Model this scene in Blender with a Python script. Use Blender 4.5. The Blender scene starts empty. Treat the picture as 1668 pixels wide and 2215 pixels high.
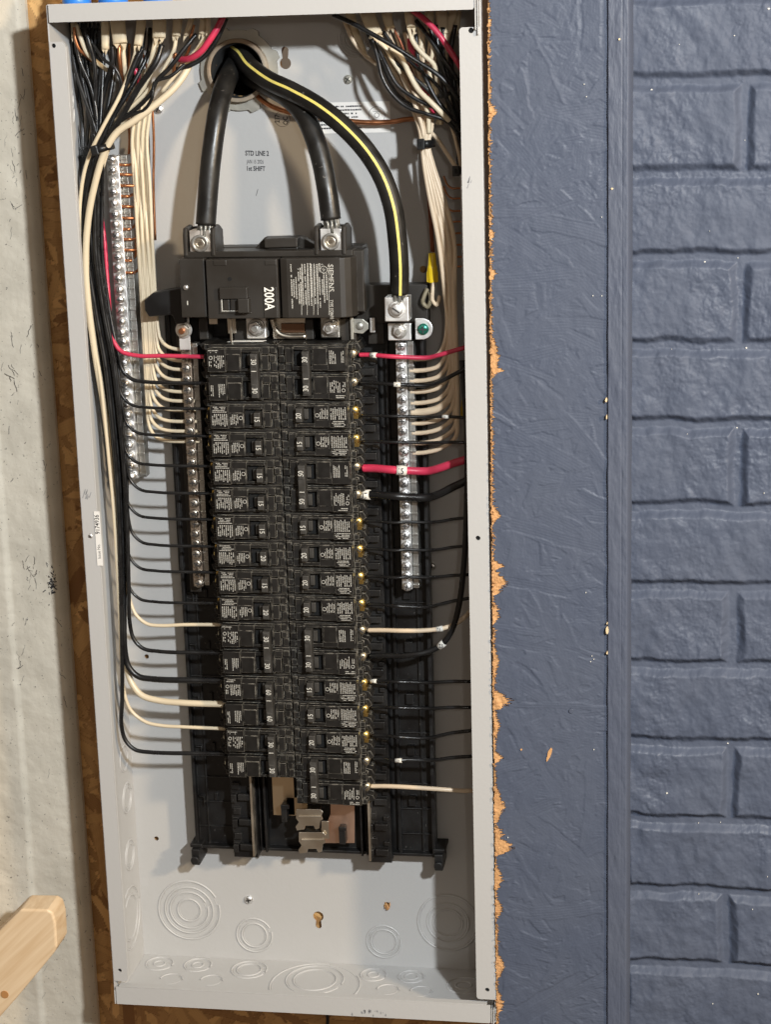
import bpy, math, random
import numpy as np
from mathutils import Vector, Matrix
random.seed(7); rng = np.random.default_rng(11)
S = bpy.context.scene
COL = S.collection
R_ = math.radians
# ------------------------------------------------------------------ camera
F = 4095.0
def rod(r):
    t = float(np.linalg.norm(r)); k = np.array(r)/t
    K = np.array([[0,-k[2],k[1]],[k[2],0,-k[0]],[-k[1],k[0],0]])
    return np.eye(3)+math.sin(t)*K+(1-math.cos(t))*K@K
RW = rod([.2475,.1558,-.0091]) @ np.array([[1,0,0],[0,0,-1],[0,1,0.]])
CP = np.array([.3454,-1.5676,.4239])
cam = bpy.data.cameras.new('camera'); camo = bpy.data.objects.new('camera', cam); COL.objects.link(camo)
cam.sensor_fit = 'HORIZONTAL'; cam.sensor_width = 36; cam.lens = F/1668*36; cam.clip_start = .05; cam.clip_end = 50
M3 = RW.T @ np.diag([1,-1,-1])
camo.matrix_world = Matrix([[*M3[i], CP[i]] for i in range(3)]+[[0,0,0,1]])
S.camera = camo
cam.dof.use_dof = False
# ------------------------------------------------------------------ world and lamps
w = bpy.data.worlds.new('World'); S.world = w; w.use_nodes = True
nt = w.node_tree; bg = nt.nodes['Background']
tc = nt.nodes.new('ShaderNodeTexCoord'); sp = nt.nodes.new('ShaderNodeSeparateXYZ'); cr = nt.nodes.new('ShaderNodeValToRGB')
nt.links.new(tc.outputs['Generated'], sp.inputs[0]); nt.links.new(sp.outputs['Z'], cr.inputs[0])
cr.color_ramp.elements[0].position = 0; cr.color_ramp.elements[0].color = (.50,.38,.28,1)
cr.color_ramp.elements[1].position = .75; cr.color_ramp.elements[1].color = (1,.82,.66,1)
nt.links.new(cr.outputs[0], bg.inputs[0]); bg.inputs[1].default_value = .31
def lamp(name, loc, power, rad, colr):
    l = bpy.data.lights.new(name, 'POINT'); l.energy = power; l.shadow_soft_size = rad; l.color = colr
    o = bpy.data.objects.new(name, l); o.location = loc; COL.objects.link(o); return o
lamp('workshop_lamp', (.98,-1.55,.86), 182, .042, (.92,.97,1.0))
lamp('warm_lamp', (2.10,-1.45,1.0), 185, .10, (1.0,.77,.50))
lamp('fill_lamp', (.50,-1.75,.55), 7, .03, (1.0,.93,.84))  # weak fill added near the camera, not a lamp of the place
S.view_settings.view_transform = 'Standard'; S.view_settings.look = 'None'; S.view_settings.gamma = 1
S.view_settings.use_curve_mapping = False; S.view_settings.exposure = 0
S.render.engine = 'CYCLES'
# ------------------------------------------------------------------ pixel helpers (place things on known real depths)
def ray(px, py):
    d = RW.T @ np.array([(px-834)/F, (py-1107.5)/F, 1.0]); return d
def at(px, py, Y):
    d = ray(px, py); t = (Y-CP[1])/d[1]; return CP + t*d
def atZ(px, py, Z):
    d = ray(px, py); t = (Z-CP[2])/d[2]; return CP + t*d
def atX(px, py, X):
    d = ray(px, py); t = (X-CP[0])/d[0]; return CP + t*d
def sc(px, py, Y):
    return float(at(px+10,py,Y)[0]-at(px,py,Y)[0])/10
W, H, D = .362, .914, .098
# ------------------------------------------------------------------ materials
MATS = {}
def mat(name, base, rough=.5, metal=0, bump=0, bscale=200, var=0, vscale=30, var_col=None, spec=.5, edge=None, attr=None, coat=0, det=4, stretch=None, speck=None):
    if name in MATS: return MATS[name]
    m = bpy.data.materials.new(name); m.use_nodes = True; t = m.node_tree; b = t.nodes['Principled BSDF']
    b.inputs['Roughness'].default_value = rough; b.inputs['Metallic'].default_value = metal
    b.inputs['Specular IOR Level'].default_value = spec; b.inputs['Coat Weight'].default_value = coat
    col = None
    N = t.nodes.new; L = t.links.new
    tcn = N('ShaderNodeTexCoord'); vec = tcn.outputs['Object']
    if stretch:
        mp = N('ShaderNodeMapping'); mp.inputs['Scale'].default_value = stretch; L(vec, mp.inputs[0]); vec = mp.outputs[0]
    rgb = N('ShaderNodeRGB'); rgb.outputs[0].default_value = (*base,1); col = rgb.outputs[0]
    if attr:
        a = N('ShaderNodeAttribute'); a.attribute_name = attr; rp = N('ShaderNodeValToRGB')
        e = rp.color_ramp.elements; e[0].color = (*base,1); e[1].color = (*(var_col or base),1); L(a.outputs['Fac'], rp.inputs[0]); col = rp.outputs[0]
    if var:
        n = N('ShaderNodeTexNoise'); n.inputs['Scale'].default_value = vscale; n.inputs['Detail'].default_value = det; L(vec, n.inputs[0])
        rp = N('ShaderNodeValToRGB'); rp.color_ramp.elements[0].position = .38; rp.color_ramp.elements[1].position = .68
        L(n.outputs[0], rp.inputs[0])
        mx = N('ShaderNodeMix'); mx.data_type = 'RGBA'
        ml = N('ShaderNodeMath'); ml.operation = 'MULTIPLY'; ml.inputs[1].default_value = var; L(rp.outputs[0], ml.inputs[0])
        L(ml.outputs[0], mx.inputs[0]); L(col, mx.inputs[6]); mx.inputs[7].default_value = (*(var_col or tuple(min(1,c*1.6+.03) for c in base)),1)
        col = mx.outputs[2]
        mr = N('ShaderNodeMapRange'); mr.inputs[3].default_value = rough; mr.inputs[4].default_value = min(1, rough+.22); L(rp.outputs[0], mr.inputs[0]); L(mr.outputs[0], b.inputs['Roughness'])
    if speck:   # (scale, threshold, colour): dust or paint specks
        n = N('ShaderNodeTexNoise'); n.inputs['Scale'].default_value = speck[0]; n.inputs['Detail'].default_value = 3; L(tcn.outputs['Object'], n.inputs[0])
        rp = N('ShaderNodeValToRGB'); rp.color_ramp.elements[0].position = speck[1]; rp.color_ramp.elements[1].position = speck[1]+.06; L(n.outputs[0], rp.inputs[0])
        mx = N('ShaderNodeMix'); mx.data_type = 'RGBA'; L(rp.outputs[0], mx.inputs[0]); L(col, mx.inputs[6]); mx.inputs[7].default_value = (*speck[2],1); col = mx.outputs[2]
    if edge:    # dust and wear along the edges of moulded plastic
        bv = N('ShaderNodeBevel'); bv.samples = 6; bv.inputs[0].default_value = .0008
        g = N('ShaderNodeNewGeometry'); dt = N('ShaderNodeVectorMath'); dt.operation = 'DOT_PRODUCT'; L(bv.outputs[0], dt.inputs[0]); L(g.outputs['Normal'], dt.inputs[1])
        rp = N('ShaderNodeMapRange'); rp.inputs[1].default_value = .997; rp.inputs[2].default_value = .88; rp.inputs[3].default_value = 0; rp.inputs[4].default_value = edge[0]; L(dt.outputs['Value'], rp.inputs[0])
        n2 = N('ShaderNodeTexNoise'); n2.inputs['Scale'].default_value = 160; L(tcn.outputs['Object'], n2.inputs[0])
        r2 = N('ShaderNodeMapRange'); r2.inputs[1].default_value = .35; r2.inputs[2].default_value = .65; L(n2.outputs[0], r2.inputs[0])
        mm = N('ShaderNodeMath'); mm.operation = 'MULTIPLY'; L(rp.outputs[0], mm.inputs[0]); L(r2.outputs[0], mm.inputs[1])
        mx = N('ShaderNodeMix'); mx.data_type = 'RGBA'; L(mm.outputs[0], mx.inputs[0]); L(col, mx.inputs[6]); mx.inputs[7].default_value = (*edge[1],1); col = mx.outputs[2]
    L(col, b.inputs['Base Color'])
    if bump:
        n = N('ShaderNodeTexNoise'); n.inputs['Scale'].default_value = bscale; n.inputs['Detail'].default_value = 5; L(vec, n.inputs[0])
        bp = N('ShaderNodeBump'); bp.inputs['Strength'].default_value = 1; bp.inputs['Distance'].default_value = bump; L(n.outputs[0], bp.inputs['Height']); L(bp.outputs[0], b.inputs['Normal'])
    MATS[name] = m; return m
PAINT = mat('grey_powder_coat', (.47,.465,.455), .33, 0, .00012, 260, .10, 9, (.42,.42,.415), spec=.5, speck=(330,.755,(.24,.22,.19)))
BLK = mat('dusty_black_plastic', (.011,.010,.0092), .36, 0, .00006, 900, .30, 70, (.026,.023,.019), edge=(1.0,(.36,.33,.275)), spec=.30)
BLKS = mat('smooth_black_plastic', (.023,.0195,.016), .36, 0, .00004, 700, .18, 25, (.034,.030,.025), edge=(.28,(.16,.145,.12)))
TRAY = mat('tray_black_plastic', (.0065,.006,.006), .36, 0, .0003, 60, .30, 40, (.017,.016,.015), edge=(.35,(.13,.12,.11)), speck=(420,.70,(.12,.11,.10)))
HAND = mat('handle_plastic', (.034,.031,.027), .42, 0, 0, 1, .2, 90, edge=(.35,(.2,.185,.16)))
DARK = mat('dark_opening', (.004,.004,.004), .9)  # near-black, puts the shade inside holes and slots into the colour
WHITE_INK = mat('white_print', (.62,.60,.54), .6)
GREY_INK = mat('worn_print', (.50,.48,.43), .6, var=.4, vscale=1500, var_col=(.22,.21,.18))
INK = mat('black_ink', (.035,.035,.04), .6)
ZINC = mat('bright_zinc', (.90,.90,.90), .32, 1, .0002, 350, .4, 120, (.68,.67,.64))
ZINC2 = mat('dull_zinc', (.50,.49,.46), .36, 1, .0002, 300, .5, 60, (.28,.27,.25))
ALU = mat('aluminium_lug', (.90,.895,.88), .40, 1, .00008, 500, .25, 80, (.62,.61,.60))
TIN = mat('tinned_copper', (.72,.66,.56), .30, 1, .0002, 90, .4, 40, (.55,.47,.38))
COP = mat('bare_copper', (.62,.27,.13), .30, 1, .0001, 300, .4, 150, (.34,.13,.06))
COP_SHADE = mat('shaded_copper', (.28,.10,.055), .45, .8, .0001, 300, .4, 150, (.16,.06,.03))  # copper darkened to put the shade near the wire nut into its colour
COPB = mat('copper_busbar', (.80,.55,.42), .36, 1, .0001, 60, .3, 30, (.66,.42,.30))
BRASS = mat('brass_screw', (.86,.60,.20), .24, 1, .0002, 400, .2, 200)
NICK = mat('yellowish_screw', (.66,.58,.42), .28, 1, .0002, 400, .4, 200, (.36,.31,.22))
GREENM = mat('green_screw', (.03,.22,.155), .25, .6, .0001, 300)
WBLK = mat('black_wire_insulation', (.0075,.0075,.008), .24, 0, .0001, 150, .2, 80, (.018,.018,.018), spec=.5)
WCAB = mat('black_cable_jacket', (.0085,.008,.0075), .33, 0, .0004, 70, .30, 60, (.030,.027,.022), spec=.45, speck=(260,.69,(.12,.11,.10)))
WWHT = mat('cream_wire_insulation', (.66,.56,.40), .38, 0, .0001, 120, .25, 50, (.56,.45,.30))
WWHD = mat('tan_white_wire_insulation', (.66,.53,.38), .40, 0, .0001, 120, .3, 50, (.54,.42,.29))
WRED = mat('red_wire_insulation', (.56,.035,.085), .30, 0, .0001, 120, .2, 60, (.42,.02,.06), spec=.6)
WYEL = mat('yellow_stripe_paint', (.78,.66,.16), .45, var=.5, vscale=160, var_col=(.5,.42,.14))
JACK = mat('cream_cable_jacket', (.68,.57,.40), .5, 0, .0005, 90, .45, 60, (.48,.37,.23))
NUT = mat('yellow_wire_nut', (.80,.56,.02), .35, 0, .0001, 200)
BLUEP = mat('blue_connector_plastic', (.03,.20,.66), .35)
STICK = mat('paper_sticker', (.78,.76,.72), .55, var=.2, vscale=40, var_col=(.55,.53,.50))
LABW = mat('white_sleeve', (.68,.66,.60), .5)
RUST = mat('rusty_steel', (.30,.22,.15), .6, .5, .0006, 120, .6, 60, (.48,.45,.38))
GALV = mat('galvanised_steel', (.50,.49,.44), .42, .75, .0004, 90, .5, 50, (.38,.34,.27))
OSBM = mat('raw_strand_board', (.27,.125,.04), .62, 0, .0003, 120, 0, 1, (.80,.48,.19), attr='tone')
TORN = mat('torn_raw_wood', (.60,.33,.14), .7, 0, .0006, 300, .5, 120, (.40,.20,.08))
BLUE = mat('blue_grey_wall_paint', (.073,.088,.128), .50, 0, .00022, 420, .16, 14, (.094,.106,.138), spec=.36, speck=(150,.80,(.19,.19,.20)))
BLUET = mat('blue_grey_trim_paint', (.076,.089,.127), .46, 0, .00020, 160, .2, 10, (.099,.110,.137), spec=.4)
WPOST = mat('white_painted_board', (.67,.615,.51), .62, 0, .0012, 90, .6, 22, (.50,.46,.38), speck=(420,.665,(.20,.18,.15)))
PINE = mat('pine_wood', (.76,.58,.38), .5, 0, .0004, 22, .6, 17, (.58,.39,.21), stretch=(1,3,12), det=2)
# ------------------------------------------------------------------ mesh builder
class MB:
    def __init__(s): s.v=[]; s.f=[]; s.sm=[]
    def add(s, vs, fs, smooth=False):
        o=len(s.v); s.v += [tuple(map(float,v)) for v in vs]; s.f += [tuple(i+o for i in f) for f in fs]; s.sm += [smooth]*len(fs); return s
    def box(s, x0,x1,y0,y1,z0,z1):
        v=[(x,y,z) for x in (x0,x1) for y in (y0,y1) for z in (z0,z1)]
        f=[(0,1,3,2),(4,6,7,5),(0,4,5,1),(2,3,7,6),(0,2,6,4),(1,5,7,3)]
        return s.add(v,f)
    def obox(s, c, dx, dy, dz, rot=None):     # oriented box, half sizes
        v=[]; rot = rot or Matrix.Identity(3)
        for x in (-dx,dx):
            for y in (-dy,dy):
                for z in (-dz,dz): v.append(Vector(c)+rot@Vector((x,y,z)))
        return s.add(v,[(0,1,3,2),(4,6,7,5),(0,4,5,1),(2,3,7,6),(0,2,6,4),(1,5,7,3)])
    def prism(s, pts, y0, y1, taper=1.0):     # pts in XZ; y0 is the front
        n=len(pts); cx=sum(p[0] for p in pts)/n; cz=sum(p[1] for p in pts)/n
        a=[(cx+(p[0]-cx)*taper,y0,cz+(p[1]-cz)*taper) for p in pts]; b=[(p[0],y1,p[1]) for p in pts]
        f=[tuple(range(n)),tuple(range(2*n-1,n-1,-1))]+[(i,i+n,(i+1)%n+n,(i+1)%n) for i in range(n)]
        return s.add(a+b,f)
    def cyl(s, c, r, y0, y1, n=20, r2=None, axis='Y', smooth=True):
        r2 = r if r2 is None else r2
        vs=[]
        for y,rr in ((y0,r),(y1,r2)):
            for i in range(n):
                a=2*math.pi*i/n+.3
                if axis=='Y': vs.append((c[0]+rr*math.cos(a), y, c[1]+rr*math.sin(a)))
                elif axis=='Z': vs.append((c[0]+rr*math.cos(a), c[1]+rr*math.sin(a), y))
                else: vs.append((y, c[0]+rr*math.cos(a), c[1]+rr*math.sin(a)))
        o=len(s.v); s.add(vs,[tuple(range(n)),tuple(range(2*n-1,n-1,-1))]); s.add([],[])
        s.f += [(o+i,o+i+n,o+(i+1)%n+n,o+(i+1)%n) for i in range(n)]; s.sm += [smooth]*n
        return s
    def dome(s, c, r, y, h, n=14, k=5, up=1):   # dome bulging toward -Y
        vs=[(c[0],y-h,c[1])]; fs=[]
        for j in range(1,k+1):
            a=j/k*math.pi/2
            for i in range(n):
                b=2*math.pi*i/n; vs.append((c[0]+r*math.sin(a)*math.cos(b), y-h*math.cos(a), c[1]+r*math.sin(a)*math.sin(b)))
        for i in range(n): fs.append((0,1+i,1+(i+1)%n))
        for j in range(1,k):
            for i in range(n):
                p=1+(j-1)*n; fs.append((p+i,p+n+i,p+n+(i+1)%n,p+(i+1)%n))
        return s.add(vs,fs,True)
    def ring(s, c, r0, r1, y0, y1, n=40, a0=0, a1=2*math.pi):
        full = abs(a1-a0-2*math.pi)<1e-6; m = n if full else n+1
        vs=[]
        for i in range(m):
            a=a0+(a1-a0)*i/n
            for rr,y in ((r0,y1),(r0,y0),(r1,y0),(r1,y1)): vs.append((c[0]+rr*math.cos(a),y,c[1]+rr*math.sin(a)))
        fs=[]
        for i in range(n):
            j=(i+1)%m
            for k in range(4): fs.append((i*4+k,i*4+(k+1)%4,j*4+(k+1)%4,j*4+k))
        if not full: fs += [(0,1,2,3),tuple((m-1)*4+q for q in (3,2,1,0))]
        return s.add(vs,fs,True)
    def torus(s, M, R, r, squash=1, n=40, k=8, a0=0, a1=2*math.pi):   # in the local XZ plane of M
        full = abs(a1-a0-2*math.pi)<1e-6; m = n if full else n+1; vs=[]
        for i in range(m):
            a=a0+(a1-a0)*i/n
            for j in range(k):
                b=2*math.pi*j/k; rr=R+r*math.cos(b); vs.append(M@Vector((rr*math.cos(a), r*squash*math.sin(b), rr*math.sin(a))))
        fs=[(i*k+j,i*k+(j+1)%k,((i+1)%m)*k+(j+1)%k,((i+1)%m)*k+j) for i in range(n) for j in range(k)]
        return s.add(vs,fs,True)
    def tube(s, pts, r, n=12, cap=True, ell=None):
        P=[Vector(p) for p in pts]; vs=[]; N=len(P); up=None
        rr = r if isinstance(r,(list,tuple)) else [r]*N
        for i in range(N):
            t=(P[min(i+1,N-1)]-P[max(i-1,0)]).normalized()
            if up is None: up = t.orthogonal().normalized()
            else: up = (up - t*up.dot(t)).normalized()
            b=t.cross(up)
            for j in range(n):
                a=2*math.pi*j/n; vs.append(P[i]+(up*math.cos(a)+b*math.sin(a))*rr[i])
        fs=[(i*n+j,i*n+(j+1)%n,(i+1)*n+(j+1)%n,(i+1)*n+j) for i in range(N-1) for j in range(n)]
        s.add(vs,fs,True)
        if cap: o=len(s.v)-len(vs); s.f += [tuple(o+j for j in range(n))[::-1], tuple(o+(N-1)*n+j for j in range(n))]; s.sm += [False]*2
        return s
    def ribbon(s, pts, wd, th, wdir=None):      # flat cable jacket: ellipse section
        P=[Vector(p) for p in pts]; n=14; vs=[]; N=len(P)
        for i in range(N):
            t=(P[min(i+1,N-1)]-P[max(i-1,0)]).normalized(); u=(Vector(wdir or (1,0,0))); u=(u-t*u.dot(t)).normalized(); b=t.cross(u)
            q = wd[i] if isinstance(wd,(list,tuple)) else wd
            for j in range(n):
                a=2*math.pi*j/n; ca,sa=math.cos(a),math.sin(a)
                vs.append(P[i]+u*q*(abs(ca)**.7)*(1 if ca>0 else -1)+b*th*(abs(sa)**.8)*(1 if sa>0 else -1))
        s.add(vs,[(i*n+j,i*n+(j+1)%n,(i+1)*n+(j+1)%n,(i+1)*n+j) for i in range(N-1) for j in range(n)],True)
        o=len(s.v)-len(vs); s.f += [tuple(o+j for j in range(n))[::-1], tuple(o+(N-1)*n+j for j in range(n))]; s.sm += [False]*2
        return s
    def mesh(s, name):
        me=bpy.data.meshes.new(name); me.from_pydata(s.v,[],s.f); me.polygons.foreach_set('use_smooth', s.sm); me.update()
        return me
def norm_fix(me):
    import bmesh
    b=bmesh.new(); b.from_mesh(me); bmesh.ops.recalc_face_normals(b, faces=b.faces); b.to_mesh(me); b.free()
def obj(name, mb, m, parent=None, bevel=0, segs=2, ang=35):
    me = mb.mesh(name) if isinstance(mb, MB) else mb
    if isinstance(mb, MB): norm_fix(me)
    if not me.materials: me.materials.append(m)
    o=bpy.data.objects.new(name, me); COL.objects.link(o)
    if parent: o.parent=parent
    if bevel:
        b=o.modifiers.new('bevel','BEVEL'); b.width=bevel; b.segments=segs; b.limit_method='ANGLE'; b.angle_limit=R_(ang); b.harden_normals=False
    return o
def tag(o, label, cat, group=None, kind=None):
    o['label']=label
    if cat: o['category']=cat
    if group: o['group']=group
    if kind: o['kind']=kind
    return o
def thing(name, label, cat, loc=(0,0,0), group=None):
    o=bpy.data.objects.new(name,None); COL.objects.link(o); o.location=loc; o.empty_display_size=.02
    return tag(o,label,cat,group)
def smooth(pts, per=8):
    P=[np.array(p,float) for p in pts]
    if len(P)<3: return [tuple(P[0]+(P[-1]-P[0])*i/4) for i in range(5)]
    P=[2*P[0]-P[1]]+P+[2*P[-1]-P[-2]]; out=[]
    for i in range(1,len(P)-2):
        a,b,c,d=P[i-1:i+3]
        ka=np.linalg.norm(b-a)**.5+1e-9; kb=np.linalg.norm(c-b)**.5+1e-9; kc=np.linalg.norm(d-c)**.5+1e-9
        m1=(c-b)+kb*((b-a)/ka-(c-a)/(ka+kb)); m2=(c-b)+kb*((d-c)/kc-(d-b)/(kb+kc))
        for j in range(per):
            t=j/per; out.append(tuple((2*t**3-3*t**2+1)*b+(t**3-2*t**2+t)*m1+(-2*t**3+3*t**2)*c+(t**3-t**2)*m2))
    out.append(tuple(P[-2])); return out
def pxpath(pts, per=8): return smooth([at(*p) for p in pts], per)
FONT={}
def text_geo(sx, bold=0.0):
    k=(sx,bold)
    if k in FONT: return FONT[k]
    c=bpy.data.curves.new('t','FONT'); c.body=sx; c.size=1; c.align_x='CENTER'; c.align_y='CENTER'; c.offset=bold; c.resolution_u=3
    o=bpy.data.objects.new('t',c); COL.objects.link(o); bpy.context.view_layer.update()
    me=bpy.data.meshes.new_from_object(o.evaluated_get(bpy.context.evaluated_depsgraph_get()))
    FONT[k]=([tuple(v.co) for v in me.vertices],[tuple(p.vertices) for p in me.polygons])
    bpy.data.objects.remove(o); bpy.data.curves.remove(c); bpy.data.meshes.remove(me)
    return FONT[k]
def text(mb, sx, x, y, z, size, rot=0, squeeze=1, bold=0.0):   # on a plane facing -Y; rot in degrees, anticlockwise as seen
    v,f=text_geo(sx,bold); a=R_(rot); ca,sa=math.cos(a),math.sin(a)
    mb.add([(x+(p[0]*squeeze*ca-p[1]*sa)*size, y, z+(p[0]*squeeze*sa+p[1]*ca)*size) for p in v], f)
def micro(mb, x0, x1, z0, z1, y, n, vert=True, dens=.85, rag=.35):   # tiny print too small to read
    for i in range(n):
        if vert:
            xc=x0+(x1-x0)*(i+.5)/n; hw=(x1-x0)/n*.24; z=z1; end=z0+(z1-z0)*random.random()*rag
            while z>end:
                l=random.uniform(.0006,.0022); z2=max(end,z-l)
                if random.random()<dens: mb.add([(xc-hw,y,z2),(xc+hw*random.uniform(.5,1),y,z2),(xc+hw*random.uniform(.5,1),y,z),(xc-hw,y,z)],[(0,1,2,3)])
                z=z2-.0003
        else:
            zc=z0+(z1-z0)*(i+.5)/n; hh=(z1-z0)/n*.24; x=x0+(x1-x0)*random.random()*rag*.4; end=x1-(x1-x0)*random.random()*rag*.5
            while x<end:
                l=random.uniform(.0006,.0022); x2=min(end,x+l)
                if random.random()<dens: mb.add([(x,y,zc-hh),(x2,y,zc-hh),(x2,y,zc+hh*random.uniform(.5,1)),(x,y,zc+hh*random.uniform(.5,1))],[(0,1,2,3)])
                x=x2+.0003
def plate(outer, holes, y0, th):
    c=bpy.data.curves.new('p','CURVE'); c.dimensions='2D'; c.fill_mode='BOTH'; c.extrude=th/2
    for loop in [outer]+holes:
        s=c.splines.new('POLY'); s.points.add(len(loop)-1)
        for i,p in enumerate(loop): s.points[i].co=(p[0],p[1],0,1)
        s.use_cyclic_u=True
    o=bpy.data.objects.new('p',c); COL.objects.link(o); bpy.context.view_layer.update()
    me=bpy.data.meshes.new_from_object(o.evaluated_get(bpy.context.evaluated_depsgraph_get()))
    bpy.data.objects.remove(o); bpy.data.curves.remove(c)
    me.transform(Matrix(((1,0,0,0),(0,0,-1,y0+th/2),(0,1,0,0),(0,0,0,1))))
    return me
def circ(c, r, n=28, ry=None):
    return [(c[0]+r*math.cos(2*math.pi*i/n), c[1]+(ry or r)*math.sin(2*math.pi*i/n)) for i in range(n)]
def rrect(x0,x1,z0,z1,r,n=5):
    o=[]
    for cx,cz,a in ((x1-r,z1-r,0),(x0+r,z1-r,90),(x0+r,z0+r,180),(x1-r,z0+r,270)):
        for i in range(n+1): b=R_(a+90*i/n); o.append((cx+r*math.cos(b),cz+r*math.sin(b)))
    return o
ORD=['topmost','second','third','fourth','fifth','sixth','seventh','eighth','ninth','tenth','eleventh','twelfth','thirteenth','fourteenth','fifteenth','sixteenth','seventeenth','eighteenth','nineteenth','twentieth','twenty-first','twenty-second','twenty-third','twenty-fourth','twenty-fifth','twenty-sixth']
# ------------------------------------------------------------------ height fields
def fbm(nx, nz, cx, cz, octs=4, gain=.5):
    out=np.zeros((nz,nx)); amp=1
    for o in range(octs):
        gx=max(2,int(cx*2**o))+2; gz=max(2,int(cz*2**o))+2
        g=rng.random((gz,gx)); xs=np.linspace(0,gx-1.001,nx); zs=np.linspace(0,gz-1.001,nz)
        xi=xs.astype(int); zi=zs.astype(int); fx=xs-xi; fz=zs-zi; fx=fx*fx*(3-2*fx); fz=(fz*fz*(3-2*fz))[:,None]
        a=g[zi][:,xi]*(1-fx)+g[zi][:,xi+1]*fx; b=g[zi+1][:,xi]*(1-fx)+g[zi+1][:,xi+1]*fx
        out+=amp*(a*(1-fz)+b*fz-.5); amp*=gain
    return out
def strands(x0,x1,z0,z1,cell,n,fib=.25):
    nx=int((x1-x0)/cell)+1; nz=int((z1-z0)/cell)+1
    X,Z=np.meshgrid(np.linspace(x0,x1,nx),np.linspace(z0,z1,nz))
    hgt=np.zeros((nz,nx)); tone=np.full((nz,nx),.5)
    for k in range(n):
        cx=rng.uniform(x0-.03,x1+.03); cz=rng.uniform(z0-.03,z1+.03); a=rng.normal(0,1.1)+math.pi/2*(rng.random()<.6)
        L=rng.uniform(.010,.045); Wd=rng.uniform(.0015,.0075); B=L+Wd
        i0=max(0,int((cx-B-x0)/cell)); i1=min(nx,int((cx+B-x0)/cell)+1); j0=max(0,int((cz-B-z0)/cell)); j1=min(nz,int((cz+B-z0)/cell)+1)
        if i1<=i0 or j1<=j0: continue
        xx=X[j0:j1,i0:i1]-cx; zz=Z[j0:j1,i0:i1]-cz; u=xx*math.cos(a)+zz*math.sin(a); v=-xx*math.sin(a)+zz*math.cos(a)
        ph=rng.uniform(0,99); wv=v+.0015*np.sin(u*60+ph)+.0006*np.sin(u*240+ph*2)
        msk=(np.abs(u+.002*np.sin(v*900+ph))<L)&(np.abs(wv)<Wd)
        f=np.sin(v*2600+ph+3*np.sin(u*45+ph))*.5+np.sin(v*5200+ph*3+5*np.sin(u*30))*.3
        val=rng.uniform(-.5,.5)+v/Wd*rng.uniform(-.5,.5)+fib*f
        hgt[j0:j1,i0:i1][msk]=val[msk]; tone[j0:j1,i0:i1][msk]=np.clip(rng.normal(.5,.24)+.10*f[msk]-.25*(np.abs(wv[msk])>Wd*.9),0,1)
    return X,Z,hgt,tone
def field(name, X, Z, Y, m, parent=None, tone=None, mask=None, back=None):
    nz,nx=X.shape; v=np.stack([X,Y,Z],-1).reshape(-1,3)
    idx=np.arange(nz*nx).reshape(nz,nx); q=np.stack([idx[:-1,:-1],idx[:-1,1:],idx[1:,1:],idx[1:,:-1]],-1).reshape(-1,4)
    if mask is not None: q=q[mask[:-1,:-1].ravel()]
    me=bpy.data.meshes.new(name); me.vertices.add(len(v)); me.vertices.foreach_set('co',v.ravel())
    me.loops.add(q.size); me.loops.foreach_set('vertex_index',q.ravel()); me.polygons.add(len(q)); me.polygons.foreach_set('loop_start',np.arange(0,q.size,4)); me.polygons.foreach_set('loop_total',np.full(len(q),4))
    me.polygons.foreach_set('use_smooth',np.ones(len(q),bool)); me.update(); me.validate()
    if tone is not None:
        a=me.attributes.new('tone','FLOAT','POINT'); a.data.foreach_set('value',tone.ravel().astype(np.float32))
    me.materials.append(m); o=bpy.data.objects.new(name,me); COL.objects.link(o)
    if parent: o.parent=parent
    return o
# ================================================================== SETTING
# raw strand board wall behind the panel
YB=.1015
osb=thing('strand_board_wall','raw brown strand board wall behind the grey panel box, seen at its left and below','wall',(0,YB,0))
X,Z,h,t=strands(-.46,.30,-.62,.60,.0011,9000,.3)
_h=at(519,153,.098); _k=at(618,135,.098)
hm=((X-_h[0])**2+(Z-_h[2])**2>.0232**2)&(((X-_k[0])/.007)**2+((Z-_k[2])/.014)**2>1)
field('board_face',X,Z,h*.0007+.0008,OSBM,osb,t,mask=hm)
obj('board_core',plate([(-.46,-.62),(.30,-.62),(.30,.60),(-.46,.60)],[circ((_h[0],_h[2]),.0238,40),circ((_k[0],_k[2]),.0074,20,.0144)],.003,.011),OSBM,osb)
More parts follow.
